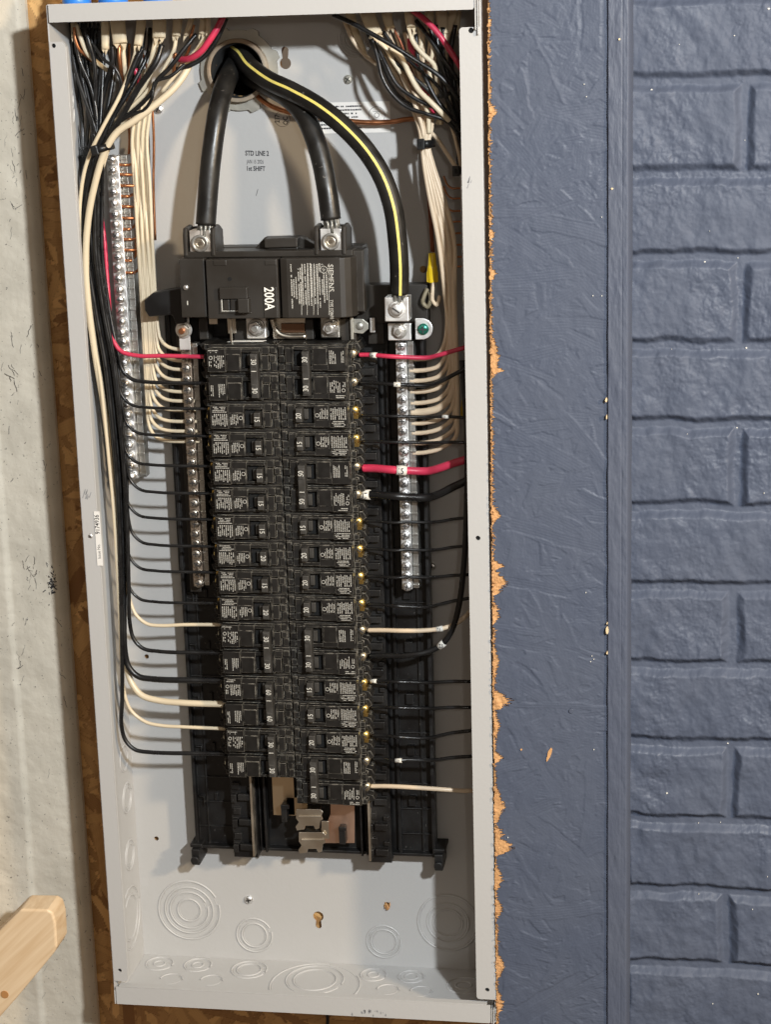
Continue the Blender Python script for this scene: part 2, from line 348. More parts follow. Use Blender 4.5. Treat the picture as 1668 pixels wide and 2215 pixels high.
# white painted post at far left
xr=float(at(118,1000,.082)[0])
post=thing('white_painted_post','white painted board post at the left edge with black scratches and specks','post',(xr,.082,0))
nx,nz=230,900; gx,gz=np.meshgrid(np.linspace(-.42,0,nx),np.linspace(-.62,.60,nz))
hh=fbm(nx,nz,12,40,4)*.0018
xs_=float(at(30,1350,.082)[0])-xr; hh-=.0035*np.clip((xs_-gx)/.003+fbm(nx,nz,6,60,3)*.6,0,1)  # relief step put in where only a soft shadow edge falls
hh+= .008*np.clip((gx+.006)/.006,0,1)**2
field('post_face',gx,gz,hh,WPOST,post)
mb=MB(); mb.box(-.42,-.0005,.0095,.019,-.62,.60); obj('post_core',mb,WPOST,post,.002)
mb=MB()    # black scratches on the paint
CL=[(random.uniform(150,2200),random.uniform(.2,.95)) for _ in range(14)]
for k in range(170):
    cl=random.choice(CL); py=cl[0]+random.gauss(0,45) if k%3 else random.uniform(120,2200); edge=118-.0675*1000+.0675*py; px=min(edge-3,max(0,cl[1]*edge+random.gauss(0,10))) if k%3 else random.uniform(0,max(20,edge-4))
    a=random.gauss(1.4,.5); L=random.choice((.0015,.003,.005,.008,.011)); q=at(px,py,.0805)-np.array([xr,.082,0]); pts=[]
    for j in range(5):
        pts.append((q[0]+math.cos(a)*L*j/4+random.uniform(-1,1)*.0007, -.0003, q[2]+math.sin(a)*L*j/4+random.uniform(-1,1)*.0005))
    if max(p[0] for p in pts)<-.001: mb.tube(pts,random.uniform(.00008,.00026),5)
obj('scratch',mb,INK,post)
mb=MB()
for k in range(40):
    q=at(112+random.gauss(0,5),1265+random.gauss(0,16),.0805)-np.array([xr,.082,0])
    if q[0]<-.001: mb.tube([(q[0],-.0004,q[2]),(q[0]+random.uniform(-1,1)*.003,-.0004,q[2]+random.uniform(-1,1)*.003)],.0005,5)
obj('soot_smudge',mb,INK,post)
# blue painted strand board at right
YW=-.002
x0=min(float(at(a_,b_,YW)[0]) for a_,b_ in ((1074,2190),(1063,1100),(1056,60)))-.002; x1=float(at(1313,1100,YW)[0]); xt=float(at(1366,1100,YW-.004)[0])
blue=thing('blue_painted_strand_board','blue grey painted strand board with torn raw edge right of the panel box','wall',(0,YW,0))
X,Z,h,t=strands(x0,x1+.003,-.60,.58,.00075,6500,.34)
nz,nx=X.shape
h=h*.00050+fbm(nx,nz,9,80,5,.6)*.00042
k=np.array([.25,.5,.25]); h=np.apply_along_axis(lambda r:np.convolve(r,k,'same'),1,h)
XE=np.interp(Z[:,:1],[float(at(1074,2190,YW)[2]),float(at(1063,1100,YW)[2]),float(at(1056,60,YW)[2])],[float(at(1074,2190,YW)[0]),float(at(1063,1100,YW)[0]),float(at(1056,60,YW)[0])])
edge=XE+.0012*fbm(2,nz,1,260,3,.7)[:,:1]+.0006
bites=[]
for py,wd,hg in ((505,4,12),(240,8,22),(590,7,14),(760,11,45),(800,14,10),(1108,9,22),(1222,14,10),(1255,18,28),(1325,9,20),(1510,24,22),(1635,12,12),(1730,12,42),(1825,22,22),(1800,10,20),(1890,8,30),(1960,9,20),(2080,9,30),(2160,8,30),(1560,7,30),(1420,6,40)):
    s=sc(1064,py,YW); bites.append((float(at(1064,py,YW)[2]),wd*s,hg*s))
bw=np.zeros((nz,1))
for bz,wdt,hg in bites: bw=np.maximum(bw, 1.5*wdt*np.clip(1-np.abs((Z[:,:1]-bz+hg*.25)/hg),0,1)**.7*(.8+.5*rng.random((nz,1))))
tear=edge+bw+.0010*np.abs(rng.normal(0,1,(nz,1)))
raw=X<tear
field('painted_face',X,Z,h,BLUE,blue,mask=~raw)
edge2=XE+.0007*fbm(2,nz,1,300,3,.7)[:,:1]
rawc=(X<tear+.0014)&(X>edge2-.0005)
field('torn_wood_edge',X,Z,h*1.6+.0008+.0009*rng.random(h.shape)*(X<tear),TORN,blue,mask=rawc)
xeT=float(np.interp(.46,Z[:,0],XE[:,0])); xeM=float(np.interp(0,Z[:,0],XE[:,0])); xeB=float(np.interp(-.46,Z[:,0],XE[:,0]))
mb=MB(); mb.prism([(xeT+.001,.58),(xeM+.001,0),(xeB+.001,-.60),(x1+.003,-.60),(x1+.003,.58)],.003,.0125); obj('board_core',mb,TORN,blue)
mb=MB()
for k in range(260):    # torn splinters along the cut edge
    z=random.uniform(-.5,.5); x=float(np.interp(z,Z[:,0],XE[:,0]))+random.uniform(-.001,.0018); a=random.uniform(-1.2,1.2); L=random.uniform(.0015,.004); th=random.uniform(.0004,.0011)
    d=Vector((math.cos(a),-.1,math.sin(a)))*L
    mb.add([(x,-.0006,z-th),(x,-.0006,z+th),(x+d.x,-.0014,z+d.z),(x+.0003,.0012,z)],[(0,1,2),(0,2,3),(1,3,2),(0,3,1)])
obj('splinters',mb,TORN,blue)
mb=MB()     # spots where the paint chipped to bare wood or white
def chip(mb,px,py,wp,hp,Y=-.0012,tilt=0):
    q=at(px,py,YW); s=sc(px,py,YW); pts=[]
    for i in range(9):
        a=2*math.pi*i/9; rx=wp*s/2*random.uniform(.7,1.15)*math.cos(a); rz=hp*s/2*random.uniform(.7,1.15)*math.sin(a)
        pts.append((q[0]+rx+rz*tilt,q[2]+rz))
    mb.prism(pts,Y,Y+.0016)
chip(mb,1189,1629,9,34,tilt=.35); obj('bare_wood_spot',mb,TORN,blue); mb=MB(); chip(mb,1128,1620,4,5)
obj('bare_wood_spot',mb,TORN,blue)
mb=MB()
for px,py in ((1264,183),(1269,210),(1268,1281),(1278,1430),(1285,1425),(1281,1418),(1235,1535),(1064,518),(1099,1810),(1283,640),(1302,640),(1302,470),(1285,1620)): chip(mb,px,py,2.4,2.8,-.0011)
obj('paint_fleck',mb,WHITE_INK,blue)
q=at(1236,1537,YW); mb=MB(); mb.cyl((q[0],q[2]),.0021,-.0012,.0005,14); obj('nail_head',mb,BLUET,blue,.0003)
# trim strip
trim=thing('blue_trim_strip','narrow blue grey painted vertical trim strip between strand board and brick','trim',(0,YW,0))
nx,nz=60,1500; gx,gz=np.meshgrid(np.linspace(x1,xt,nx),np.linspace(-.6,.58,nz))
u=(gx-x1)/(xt-x1); hh=-.0045-.0045*np.clip(u*6,0,1)+.010*np.clip((u-.80)/.2,0,1)**1.6*0-.0+fbm(nx,nz,5,120,4)*.0009
hh=np.where(u<.06,-.0005-.0025*(u/.06)**.6,-.0030)+fbm(nx,nz,3,60,5,.55)*.0007+.0004*np.exp(-((u-.60)/.03)**2)*np.clip(fbm(nx,nz,1,14,2)+.5,0,1)
hh+=.014*np.clip((u-.78)/.22,0,1)**2.2
seam=(u>.0)&(u<.05); hh+=np.where(seam,.0020*np.clip(fbm(nx,nz,1,60,3)+.45,0,1),0)
field('strip_face',gx,gz,hh,BLUET,trim)
mb=MB()
for px,py,a,b in ((1311,868,5,10),(1313,1367,7,17),(1313,1416,4,6),(1312,905,3,10),(1313,1352,3,4),(1340,86,5,5),(1324,410,6,4)):
    q=at(px,py,YW-.009); s=sc(px,py,YW); pts=[(q[0]+a*s/2*math.cos(i)*random.uniform(.8,1.1),q[2]+b*s/2*math.sin(i)) for i in np.linspace(0,5.5,8)]; mb.prism(pts,-.0046,-.0015)
obj('bare_wood_spot',mb,mat('pale_bare_wood',(.70,.55,.34),.6),trim)
# brick wall
YK=.008
brick=thing('blue_painted_brick_wall','blue grey painted brick wall filling the right side of the photograph','wall',(0,YK,0))
bx0=float(at(1355,1100,YK)[0]); bx1=float(at(1760,1100,YK)[0]); cell=.0008
nx=int((bx1-bx0)/cell); nz=int(1.2/cell); gx,gz=np.meshgrid(np.linspace(bx0,bx1,nx),np.linspace(-.62,.60,nz))
jz=[float(at(1500,y+11,YK)[2]) for y in (-215,-25,167,367,548,741,912,1091,1262,1434,1602,1767,1920,2082,2236,2390)]
wob=fbm(nx,nz,4,14,3)*.0035; wz=gz+wob; wob2=fbm(nx,nz,5,20,3)*.004
dist=np.full(gz.shape,1.); 
for z in jz: dist=np.minimum(dist,np.abs(wz-z))
vx={1:1620,3:1612,5:1603,7:1597,9:1589,11:1581,13:1575,15:1568}
JW=.0048
for i in range(len(jz)-1):
    inrow=(wz<jz[i])&(wz>jz[i+1]); zc=(jz[i]+jz[i+1])/2
    py=( -215,-25,167,367,548,741,912,1091,1262,1434,1602,1767,1920,2082,2236,2390)[i]+90
    xs=[]
    if i%2==0: 
        xv=float(at({0:1618,2:1613,4:1604,6:1597,8:1589,10:1581,12:1574,14:1568}[i],py,YK)[0]); xs=[xv,xv+.205]
    else: xs=[float(at(1600,py,YK)[0])+.105, float(at(1600,py,YK)[0])-.105]
    for xv in xs: dist=np.where(inrow,np.minimum(dist,np.abs(gx+wob2-xv)*.95),dist)
rise=np.clip((dist-JW*.45+fbm(nx,nz,20,120,3)*.0014)/(.0072),0,1); rise=rise*rise*(3-2*rise)
rough=fbm(nx,nz,14,90,5,.5)*.0016*(.5+.5*rise)+fbm(nx,nz,5,30,3)*.0026*(.2+.8*rise)
fine=fbm(nx,nz,60,420,3,.6); patch=np.clip(fbm(nx,nz,4,24,3)*2.5+.35,0,1); rough+=fine*.0006*patch
Yb=.0060*(1-rise)-rough
for ax_ in (0,1): Yb=(np.roll(Yb,1,ax_)+2*Yb+np.roll(Yb,-1,ax_))/4 if False else Yb
field('brick_face',gx,gz,Yb,BLUE,brick)
mb=MB()
for px,py,a in ((1410,195,9),(1612,305,4),(1535,500,3),(1525,568,7),(1597,560,4),(1615,755,8),(1453,758,4),(1487,940,4),(1595,928,6),(1653,1066,5),(1589,78,6),(1663,20,9),(1470,97,4),(1575,1612,6),(1443,1715,9),(1511,1784,4),(1559,1783,4),(1628,1965,4),(1542,2169,5),(1640,2148,7),(1512,1937,4),(1660,1893,4)):
    a*=.62; q=at(px,py,YK); s=sc(px,py,YK); pts=[(q[0]+a*s/2*math.cos(i)*random.uniform(.6,1.2),q[2]+a*s/2.6*math.sin(i)*random.uniform(.6,1.2)) for i in np.linspace(0,5.5,7)]
    ix=int(np.clip((q[0]-bx0)/(bx1-bx0)*nx,0,nx-1)); iz=int(np.clip((q[2]+.62)/1.22*nz,0,nz-1)); yy=float(Yb[iz,ix])
    mb.prism(pts,yy-.0010,yy+.001)
obj('chipped_fleck',mb,WHITE_INK,brick)
# pine batten, lower left
bat=thing('pine_batten','pale sawn pine batten end poking in at the lower left corner','wood piece',tuple(at(100,2000,-.02)))
mb=MB(); o0=at(100,2000,-.02)
out=[(70,1930),(128,1931),(140,1938),(146,1960),(148,1990),(149,2012),(143,2024),(120,2052),(60,2124),(-30,2225),(-190,2400),(-260,2270),(-90,2090)]
mb.prism([((at(x-26,y+36,-.02)-o0)[0],(at(x-26,y+36,-.02)-o0)[2]) for x,y in out],0,.032)
b=obj('sawn_block',mb,PINE,bat,.0022,3)
# ---- grain follows the batten
mm=PINE.node_tree.nodes.get('Mapping'); mm.vector_type='TEXTURE'; mm.inputs['Rotation'].default_value=(0,R_(-44),0); mm.inputs['Scale'].default_value=(1.5,.35,.085)
mb=MB()
q=np.array([0,2140.]);
obj('knot',MB().cyl(((at(10,2150,-.02)-o0)[0],(at(10,2150,-.02)-o0)[2]),.004,-.0004,.001,18),mat('pine_knot',(.45,.22,.08),.5),bat,.0003)
# ================================================================== PANEL BOX
box=thing('electrical_panel_box','tall open light grey steel panel box full of wires and breakers','electrical box',(0,D,-H/2))
def local(o): o.location=-Vector((0,D,-H/2)); return o     # meshes written in world coordinates
def P2(px,py,Y=D): q=at(px,py,Y); return (float(q[0]),float(q[2]))
xl,xrr,zb,zt=-W/2,W/2,-H/2,H/2
holec=P2(519,153); holes=[circ(holec,.0265,48)]
def keyhole(px,py,r,rs,ln,up=1):
    c=P2(px,py); pts=[(c[0]+r*math.cos(a),c[1]+up*r*math.sin(a)) for a in np.linspace(R_(-60),R_(240),18)]
    b=[(c[0]+rs*math.cos(a),c[1]-up*ln+up*rs*math.sin(a)) for a in np.linspace(R_(180),R_(360),10)]
    return pts+b
holes.append(keyhole(689,1980,.0052,.0030,.010)); holes.append(keyhole(618,138,.0050,.0032,.011,-1))
for px,py,r in ((318,1419,5),(339,1812,5),(305,2062,4),(916,583,8),(838,1956,7)): holes.append(circ(P2(px,py),r*sc(px,py,D),12))
pl=plate([(xl,zb),(xrr,zb),(xrr,zt),(xl,zt)],holes,D-.0012,.0012)
local(obj('back_panel',pl,PAINT,box))
for nm,(a,b_,c,d) in (('side_wall',(xl-.0006,xl+.0008,zb,zt)),('side_wall',(xrr-.0008,xrr+.0006,zb,zt)),('end_wall',(xl+.0009,xrr-.0009,zb-.0006,zb+.0008)),('end_wall',(xl+.0009,xrr-.0009,zt-.0008,zt+.0006))):
    mb=MB(); mb.box(a,b_,.0006 if nm=='side_wall' else -.0004,D-.0013,c,d); local(obj(nm,mb,PAINT,box))
# front flanges
fl=.0135; fr=.0172
def flange(outer,holes,y,th=.0016,bev=.0006):
    me=plate(outer,holes,y,th); o=local(obj('front_flange',me,PAINT,box,bev)); return o
zT=float(at(560,36,-.001)[2]); zB=float(at(560,2148,-.001)[2])
l0=float(at(570,-2,0)[2])
fz1=float(at(1010,60,0)[2]); fz0=float(at(1040,2160,0)[2])
r_=lambda x0,x1,z0,z1,side: rrect(x0,x1,z0,z1,.004)
flange([(xl,fz0),(xl+fl-.002,fz0),(xl+fl,fz0+.002),(xl+fl,fz1-.004),(xl+fl-.002,fz1-.002),(xl,fz1-.002)],[circ(P2(116,100,0),.0019,14),circ(P2(195,1158,0),.0017,14),circ(P2(259,2098,0),.0019,14)],0)
flange([(xrr,fz0)]+[(xrr-fr+.003+.003*math.cos(a),fz0+.003+.003*math.sin(a)) for a in np.linspace(R_(270),R_(180),6)]+[(xrr-fr+.003+.003*math.cos(a),fz1-.003+.003*math.sin(a)) for a in np.linspace(R_(180),R_(90),6)]+[(xrr,fz1)],[circ(P2(1019,67,0),.0022,16),circ(P2(1034,1164,0),.0021,16),circ(P2(1054,2140,0),.0021,16)],0)
flange([(xl+.002,zT),(xrr-.006,zT),(xrr-.0045,zT+.0015),(xrr-.0045,zt),(xl+.002,zt)],[],-.0022)
flange([(xl+.002,zb),(xrr-.006,zb),(xrr-.0045,zb+.0015),(xrr-.0045,zB),(xl+.002,zB)],[],-.0022)
# inner returned lips and the dark hole backs
for a in ((xl+fl-.0008,xl+fl+.0004,.0017,.008,fz0+.004,fz1-.006),(xrr-fr-.0004,xrr-fr+.0008,.0017,.008,fz0+.006,fz1-.006),(xl+.004,xrr-.008,-.0004,.007,zT,zT+.001),(xl+.004,xrr-.008,-.0004,.007,zB-.001,zB)):
    local(obj('flange_return',MB().box(*a),PAINT,box,.0003))
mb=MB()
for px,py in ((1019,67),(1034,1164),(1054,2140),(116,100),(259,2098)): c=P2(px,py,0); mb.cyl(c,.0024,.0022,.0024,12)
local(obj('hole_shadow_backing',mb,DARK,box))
# corner folds
for a in ((xrr-.0042,xrr-.0030,-.003,.02,zt-.030,zt),(xrr-.0022,xrr-.0012,-.003,.02,zt-.034,zt+.0),(xrr-.004,xrr-.003,-.0025,.02,zb,zb+.014),(xrr-.0022,xrr-.0012,-.0025,.02,zb-.001,zb+.014),(xl,xl+.0009,-.0025,.02,zb,zb+.014)): local(obj('corner_fold',MB().box(*a),PAINT,box,.0003))
# knockouts
def knock(c, radii, M0, arc=None):
    mb=MB()
    for i,r in enumerate(radii):
        a0,a1=(0,2*math.pi) if arc is None else arc
        if i%2==0: a0+=.5; a1+=.5-(.25 if arc is None else 0)
        mb.torus(M0,r,.00110,.70,44,8,a0,a1)
        mb.torus(M0,r-.0019,.0005,-.5,44,6,a0+2,a1+1.8) if r>.008 else None
    return local(obj('knockout',mb,PAINT,box))
def kb(px,py,rr,arc=None):
    c=P2(px,py,D-.0012); s=sc(px,py,D); knock(c,[r*s for r in rr],Matrix.Translation((c[0],D-.0012,c[1])),arc)
kb(409,1968,(66,52,41,25)); kb(550,2022,(38,27)); kb(830,2036,(37,28)); kb(969,1995,(65,45,32)); kb(770,85,(36,26))
def kbot(px,py,rr,arc=None):
    q=atZ(px,py,zb+.0008); s=sc(px,py,.05); knock(None,[r*s for r in rr],Matrix.Translation(q)@Matrix.Rotation(R_(90),4,'X'),arc)
for px,py,rr in ((345,2083,(29,12)),(428,2086,(29,12)),(539,2096,(38,26)),(681,2118,(62,46)),(808,2107,(28,12)),(890,2111,(28,14)),(1003,2130,(36,17))): kbot(px,py,rr)
for px,py in ((370,2117),(457,2120),(839,2140),(911,2144)): kbot(px,py,(24,),(R_(180)-.5,R_(360)-.5))
kbot(681,2130,(96,),(R_(120),R_(250))); kbot(681,2130,(96,),(R_(-60),R_(50)))
def kleft(px,py,rr):
    q=atX(px,py,xl+.0008); s=sc(px,py,.05); knock(None,[r*s for r in rr],Matrix.Translation(q)@Matrix.Rotation(R_(90),4,'Z'))
for px,py,rr in ((283,1984,(66,48)),(281,1848,(32,24)),(275,1725,(32,24)),(268,1640,(28,)),(150,215,(26,)),(152,245,(26,))): kleft(px,py,rr)
# dimples, screws, marks
mb=MB()
for px,py in ((618,2085),(758,2098)): q=atZ(px,py,zb+.0008); mb.add(*(lambda m:(m.v,m.f))(MB().dome((q[0],q[1]),.003,0,.0012))) if False else None
s_=MB()
def screw(px,py,Y,r,m,nm='mounting_screw',par=None,hexh=False):
    c=P2(px,py,Y); mb=MB(); mb.cyl(c,r,Y-.0008,Y+.001,18); mb.dome(c,r*.96,Y-.0008,r*.42,16)
    o=obj(nm,mb,m,par); 
    if par: o.location=-Vector(par.location)
    mb=MB(); a=random.uniform(0,1.5); Ms=Matrix.Rotation(a,3,'Y')
    mb.obox((c[0],Y-.0008-r*.40,c[1]),r*.6,.0004,r*.09,Ms); mb.obox((c[0],Y-.0008-r*.40,c[1]),r*.09,.00042,r*.6,Ms)
    k=obj('drive_slot',mb,DARK,o); return o
screw(538,1945,D-.0012,.0044,ZINC,par=box); screw(343,237,D-.0012,.0044,ZINC,par=box); screw(753,173,D-.0012,.0040,GALV,par=box); screw(935,1225,D-.0012,.0036,ZINC2,par=box); screw(196,1159,.0012,.0024,ALU,par=box)
mb=MB(); c=P2(838,1956,D-.002)
for i in range(14):
    a=random.uniform(0,6.28); rr=random.uniform(0,.0035); mb.tube([(c[0]+rr*math.cos(a),D-.0015,c[1]+rr*math.sin(a)),(c[0]+.7*rr*math.cos(a)+.001,D-.0045,c[1]+rr*math.sin(a)-.002)],.0006,5)
local(obj('torn_wood_plug',mb,TORN,box))
# printed marks on the back
mb=MB(); yk=D-.00135
def tx(mb,s,px,py,Y,hpx,rot=0,sq=1,b=0.): c=P2(px,py,Y); text(mb,s,c[0],Y,c[1],hpx*sc(px,py,Y)*1.42,rot,sq,b)
tx(mb,'STD LINE 2',556,333,yk,10,-2,.74,.028); tx(mb,'1st SHIFT',553,366,yk,9.5,-2,.76,.028)
tx(mb,'JAN 15 2026',552,351,yk,8,-2,.62,.0)
c=P2(556,417,yk); mb.add([(c[0]-.0012,yk,c[1]-.003),(c[0]-.0008,yk,c[1]-.003),(c[0]+.0012,yk,c[1]+.003),(c[0]+.0007,yk,c[1]+.003)],[(0,1,2,3)])
c=P2(611,258,yk); mb.ring(c,.0066,.0069,yk,yk+.0001); tx(mb,'QC',618,262,yk,10,90,.8,.02); tx(mb,'217',600,258,yk,10,90,.8,.02)
local(obj('printed_marking',mb,INK,box))
mb=MB(); mb.ring(P2(815,255,D-.0018),.0105,.0108,D-.0018,D-.0017)
# warning sticker on back
a=P2(660,224,D-.0016); b_=P2(845,287,D-.0016)
mb=MB(); mb.box(a[0],b_[0],D-.0017,D-.0013,b_[1],a[1]); st=local(obj('warning_sticker',mb,STICK,box))
mb=MB(); micro(mb,a[0]+.003,b_[0]-.022,b_[1]+.003,a[1]-.002,D-.0018,7,False,.9); c=P2(815,250,D-.0018); mb.ring(c,.0070,.0073,D-.0018,D-.00175); mb.ring(c,.0018,.0022,D-.0018,D-.00175)
mb.box(c[0]-.0033,c[0]+.0033,D-.0018,D-.00175,c[1]+.003,c[1]+.0033)
k=obj('fine_print',mb,INK,st)
# sticker on left flange / side
q0=at(207,1107,-.0005); q1=at(221,1222,-.0005)
mb=MB(); A=atX(206,1106,xl+fl)
mb.box(xl+fl-.0022,xl+fl+.0032,-.0006,-.0002,float(at(215,1223,0)[2]),float(at(210,1106,0)[2])); st=local(obj('serial_sticker',mb,STICK,box))
mb=MB(); text(mb,'9174936',xl+fl+.0004,-.0007,float(at(212,1134,0)[2]),.0060,90,.85,.01); text(mb,'Issue No.',xl+fl+.0004,-.0007,float(at(215,1192,0)[2]),.0040,90,.9)
obj('serial_number',mb,INK,st)
# scuffs on the flanges
mb=MB()
for px,py,n,L in ((186,1068,9,.005),(1012,392,7,.004),(345,2150,3,.002)):
    for i in range(n):
        c=P2(px+random.gauss(0,3),py+random.gauss(0,5),-.0002); d=random.uniform(.3,1)*L; mb.add([(c[0]-.0004,-.00025,c[1]-d/2),(c[0]+.0003,-.00025,c[1]-d/2),(c[0]+d*.45,-.00025,c[1]+d/2),(c[0]+d*.35,-.00025,c[1]+d/2)],[(0,1,2,3)])
c0=-.0024
for i in range(16):
    c=P2(800+random.gauss(0,18),2187+random.gauss(0,6),c0); r=random.uniform(.0004,.0014); mb.add([(c[0]+r*random.uniform(.3,1)*math.cos(t),c0,c[1]+r*random.uniform(.5,2)*math.sin(t)) for t in np.linspace(0,5.4,7)],[tuple(range(7))])
local(obj('scuff_mark',mb,mat('grey_scuff',(.24,.24,.25),.5),box))
# ------------------------------------------------------------------ conduit and locknut
nutt=thing('conduit_locknut','rusty steel locknut ring around the large cable hole at the top','locknut',(holec[0],D,holec[1]))
mb=MB(); out=[]
for i in range(120):
    a=2*math.pi*i/120; k=(i*8/120)%1; rr=.0345+.0032*(1 if .3<k<.62 else 0)*(1 if k<.6 else .5); out.append((rr*math.cos(a),rr*math.sin(a)))
me=plate(out,[circ((0,0),.0272,60)],-.0045,.0032); norm_fix(me); obj('notched_ring',me,GALV,nutt,.0008)
mb=MB(); mb.ring((0,0),.0235,.0272,-.012,.003,60); obj('threaded_collar',mb,RUST,nutt,.0006)
mb=MB(); mb.ring((0,0),.0229,.0234,-.0115,.06,60); obj('dark_bore',mb,DARK,nutt)  # bore and pipe are near-black: the hole's shade is in their colour
mb=MB()
mb.ring((0,0),.0225,.0235,-.010,.065,48); mb.cyl((0,0),.0234,.060,.064,30); obj('conduit_pipe',mb,DARK,nutt)
# ------------------------------------------------------------------ bus tray
tray=thing('bus_tray','long black ribbed plastic bus tray running down the back of the panel box','bus tray',(0,D,0))
tray_o=Vector((0,D,0))
def T(o): o.location=-tray_o; return o
def Bx(mb,px0,py0,px1,py1,y0,y1,Yr=None):   # box given by photo extents at its front depth
    Yr=y0 if Yr is None else Yr; cx,cy=(px0+px1)/2,(py0+py1)/2; q=at(cx,cy,Yr); s=sc(cx,cy,Yr)
    zt_=float(at(cx,py0,Yr)[2]); zb_=float(at(cx,py1,Yr)[2])
    mb.box(q[0]-(px1-px0)*s/2,q[0]+(px1-px0)*s/2,y0,y1,zb_,zt_); return mb
ttop=float(at(600,640,.085)[2]); tbot=float(at(690,1838,.080)[2])
tx0=float(at(420,1700,.080)[0]); tx1=float(at(941,1700,.080)[0])
mb=MB(); mb.box(tx0,tx1,.082,.090,tbot,ttop)
for xx,wd,hh_ in ((tx0+.0015,.0015,.008),(tx1-.0015,.0015,.010),(tx0+.038,.002,.004),(tx1-.034,.0015,.006),(tx1-.012,.001,.003),(tx0+.012,.0008,.002)):
    mb.box(xx-wd,xx+wd,.0821-hh_,.0822,tbot+.0003,ttop-.0003)
mb.box(tx0+.003,tx1-.003,.074,.0823,tbot+.0002,tbot+.003)
k=0
z=tbot+.02
while z<ttop-.03:      # cross ribs and clip pockets on both margins
    mb.box(tx1-.033,tx1-.003,.0795,.0822,z,z+.0012); mb.box(tx0+.003,tx0+.036,.0803,.0822,z,z+.001)
    if k%2: mb.box(tx1-.025,tx1-.018,.0775,.0822,z+.004,z+.014); mb.box(tx0+.004,tx0+.010,.078,.0822,z+.006,z+.007); mb.box(tx0+.009,tx0+.010,.078,.0822,z-.003,z+.006); mb.box(tx0+.020,tx0+.023,.0795,.0822,z+.002,z+.010)
    z+=.0254; k+=1
T(obj('tray_base',mb,TRAY,tray,.0005))
mb=MB()     # corner feet and top-left arm
for px,py,dx in ((425,1846,-1),(950,1858,1)):
    q=at(px,py,.07); mb.box(q[0]-.004,q[0]+.004,.066,.0965,q[2]-.010,q[2]+.006); mb.box(q[0]-.006,q[0]+.006,.070,.0965,q[2]+.0062,q[2]+.010); mb.cyl((q[0],q[2]-.004),.0042,.062,.0655,14); T(obj('tray_foot',mb,TRAY,tray,.0008)); mb=MB()
mb=MB(); q=at(352,645,.045); pts=[P2(*p,.045) for p in ((312,650),(330,634),(388,624),(400,622),(400,700),(380,702),(372,682),(322,686),(313,672))]
mb.prism(pts,.045,.062); Bx(mb,370,660,415,1240,.0765,.0805); T(obj('tray_arm',mb,TRAY,tray,.0012))
# rails beside the copper (under the breakers)
for px0,px1,pxs in ((503,555,547),(795,845,799)):
    mb=MB(); a=float(at((px0),1800,.062)[0]); b_=float(at(px1,1800,.062)[0]); mb.box(a,b_,.064,.0825,tbot-.003,ttop-.05)
    z=tbot+.004
    while z<ttop-.06:
        mb.box(a+.001,a+.006,.0585,.0642,z,z+.008); mb.box(a+.008,b_-.002,.0575,.0642,z+.003,z+.009); mb.box(b_-.006,b_-.001,.060,.0642,z+.012,z+.016); mb.box(a+.002,a+.009,.061,.0642,z+.0125,z+.019); z+=.0254
    T(obj('hook_rail',mb,TRAY,tray,.0005))
    mb=MB(); c=float(at(pxs,1780,.057)[0]); mb.box(c-.0010,c+.0010,.055,.064,tbot+.002,ttop-.05); T(obj('rail_edge_strip',mb,TIN,tray,.0002))
mb=MB(); a=float(at(573,1800,.07)[0]); b_=float(at(780,1800,.07)[0]); mb.box(a,a+.002,.070,.0825,tbot,ttop-.05); mb.box(b_,b_+.002,.070,.0825,tbot,ttop-.05); mb.box(a-.005,a-.004,.072,.0825,tbot,ttop-.05); mb.box(b_+.005,b_+.006,.072,.0825,tbot,ttop-.05)
T(obj('channel_wall',mb,TRAY,tray,.0003))
mb=MB(); Bx(mb,588,1600,635,1763,.067,.069); Bx(mb,620,1725,665,1763,.067,.069,); T(obj('copper_busbar',mb,mat('tan_busbar',(.78,.62,.42),.36,1,.0001,60,.2,20,(.7,.52,.34)),tray,.0003))
mb=MB(); mb.prism([P2(*p,.066) for p in ((714,1700),(767,1700),(767,1823),(690,1823),(688,1800),(705,1785),(715,1760))],.066,.068); T(obj('copper_busbar',mb,COPB,tray,.0003))
mb=MB(); Bx(mb,608,1742,620,1778,.056,.067); Bx(mb,607,1741,625,1750,.054,.057); T(obj('retaining_clip',mb,TRAY,tray,.0006)); mb=MB(); Bx(mb,733,1790,747,1826,.056,.066); Bx(mb,732,1789,748,1797,.054,.057); T(obj('retaining_clip',mb,TRAY,tray,.0006))
for k,(yt,dx) in enumerate(((1746,0),(1796,6))):      # bus stabs
    mb=MB(); y=yt
    o_=[(642+dx,y),(695+dx,y),(701+dx,y+6),(697+dx,y+14),(700+dx,y+22),(694+dx,y+26),(692+dx,y+42),(684+dx,y+44),(680+dx,y+36),(662+dx,y+36),(660+dx,y+44),(644+dx,y+46),(641+dx,y+38),(648+dx,y+28),(642+dx,y+20)]
    mb.prism([P2(*p,.056) for p in o_],.052,.0535); mb.prism([P2(*p,.056) for p in [(648+dx,y+14),(696+dx,y+14),(694+dx,y+17),(648+dx,y+17)]],.0505,.0525)
    Bx(mb,652+dx,y+6,690+dx,y+34,.0536,.067)
    if k: Bx(mb,696,y-22,712,y+16,.0545,.056,.056)
    T(obj('bus_stab',mb,TIN,tray,.0004))
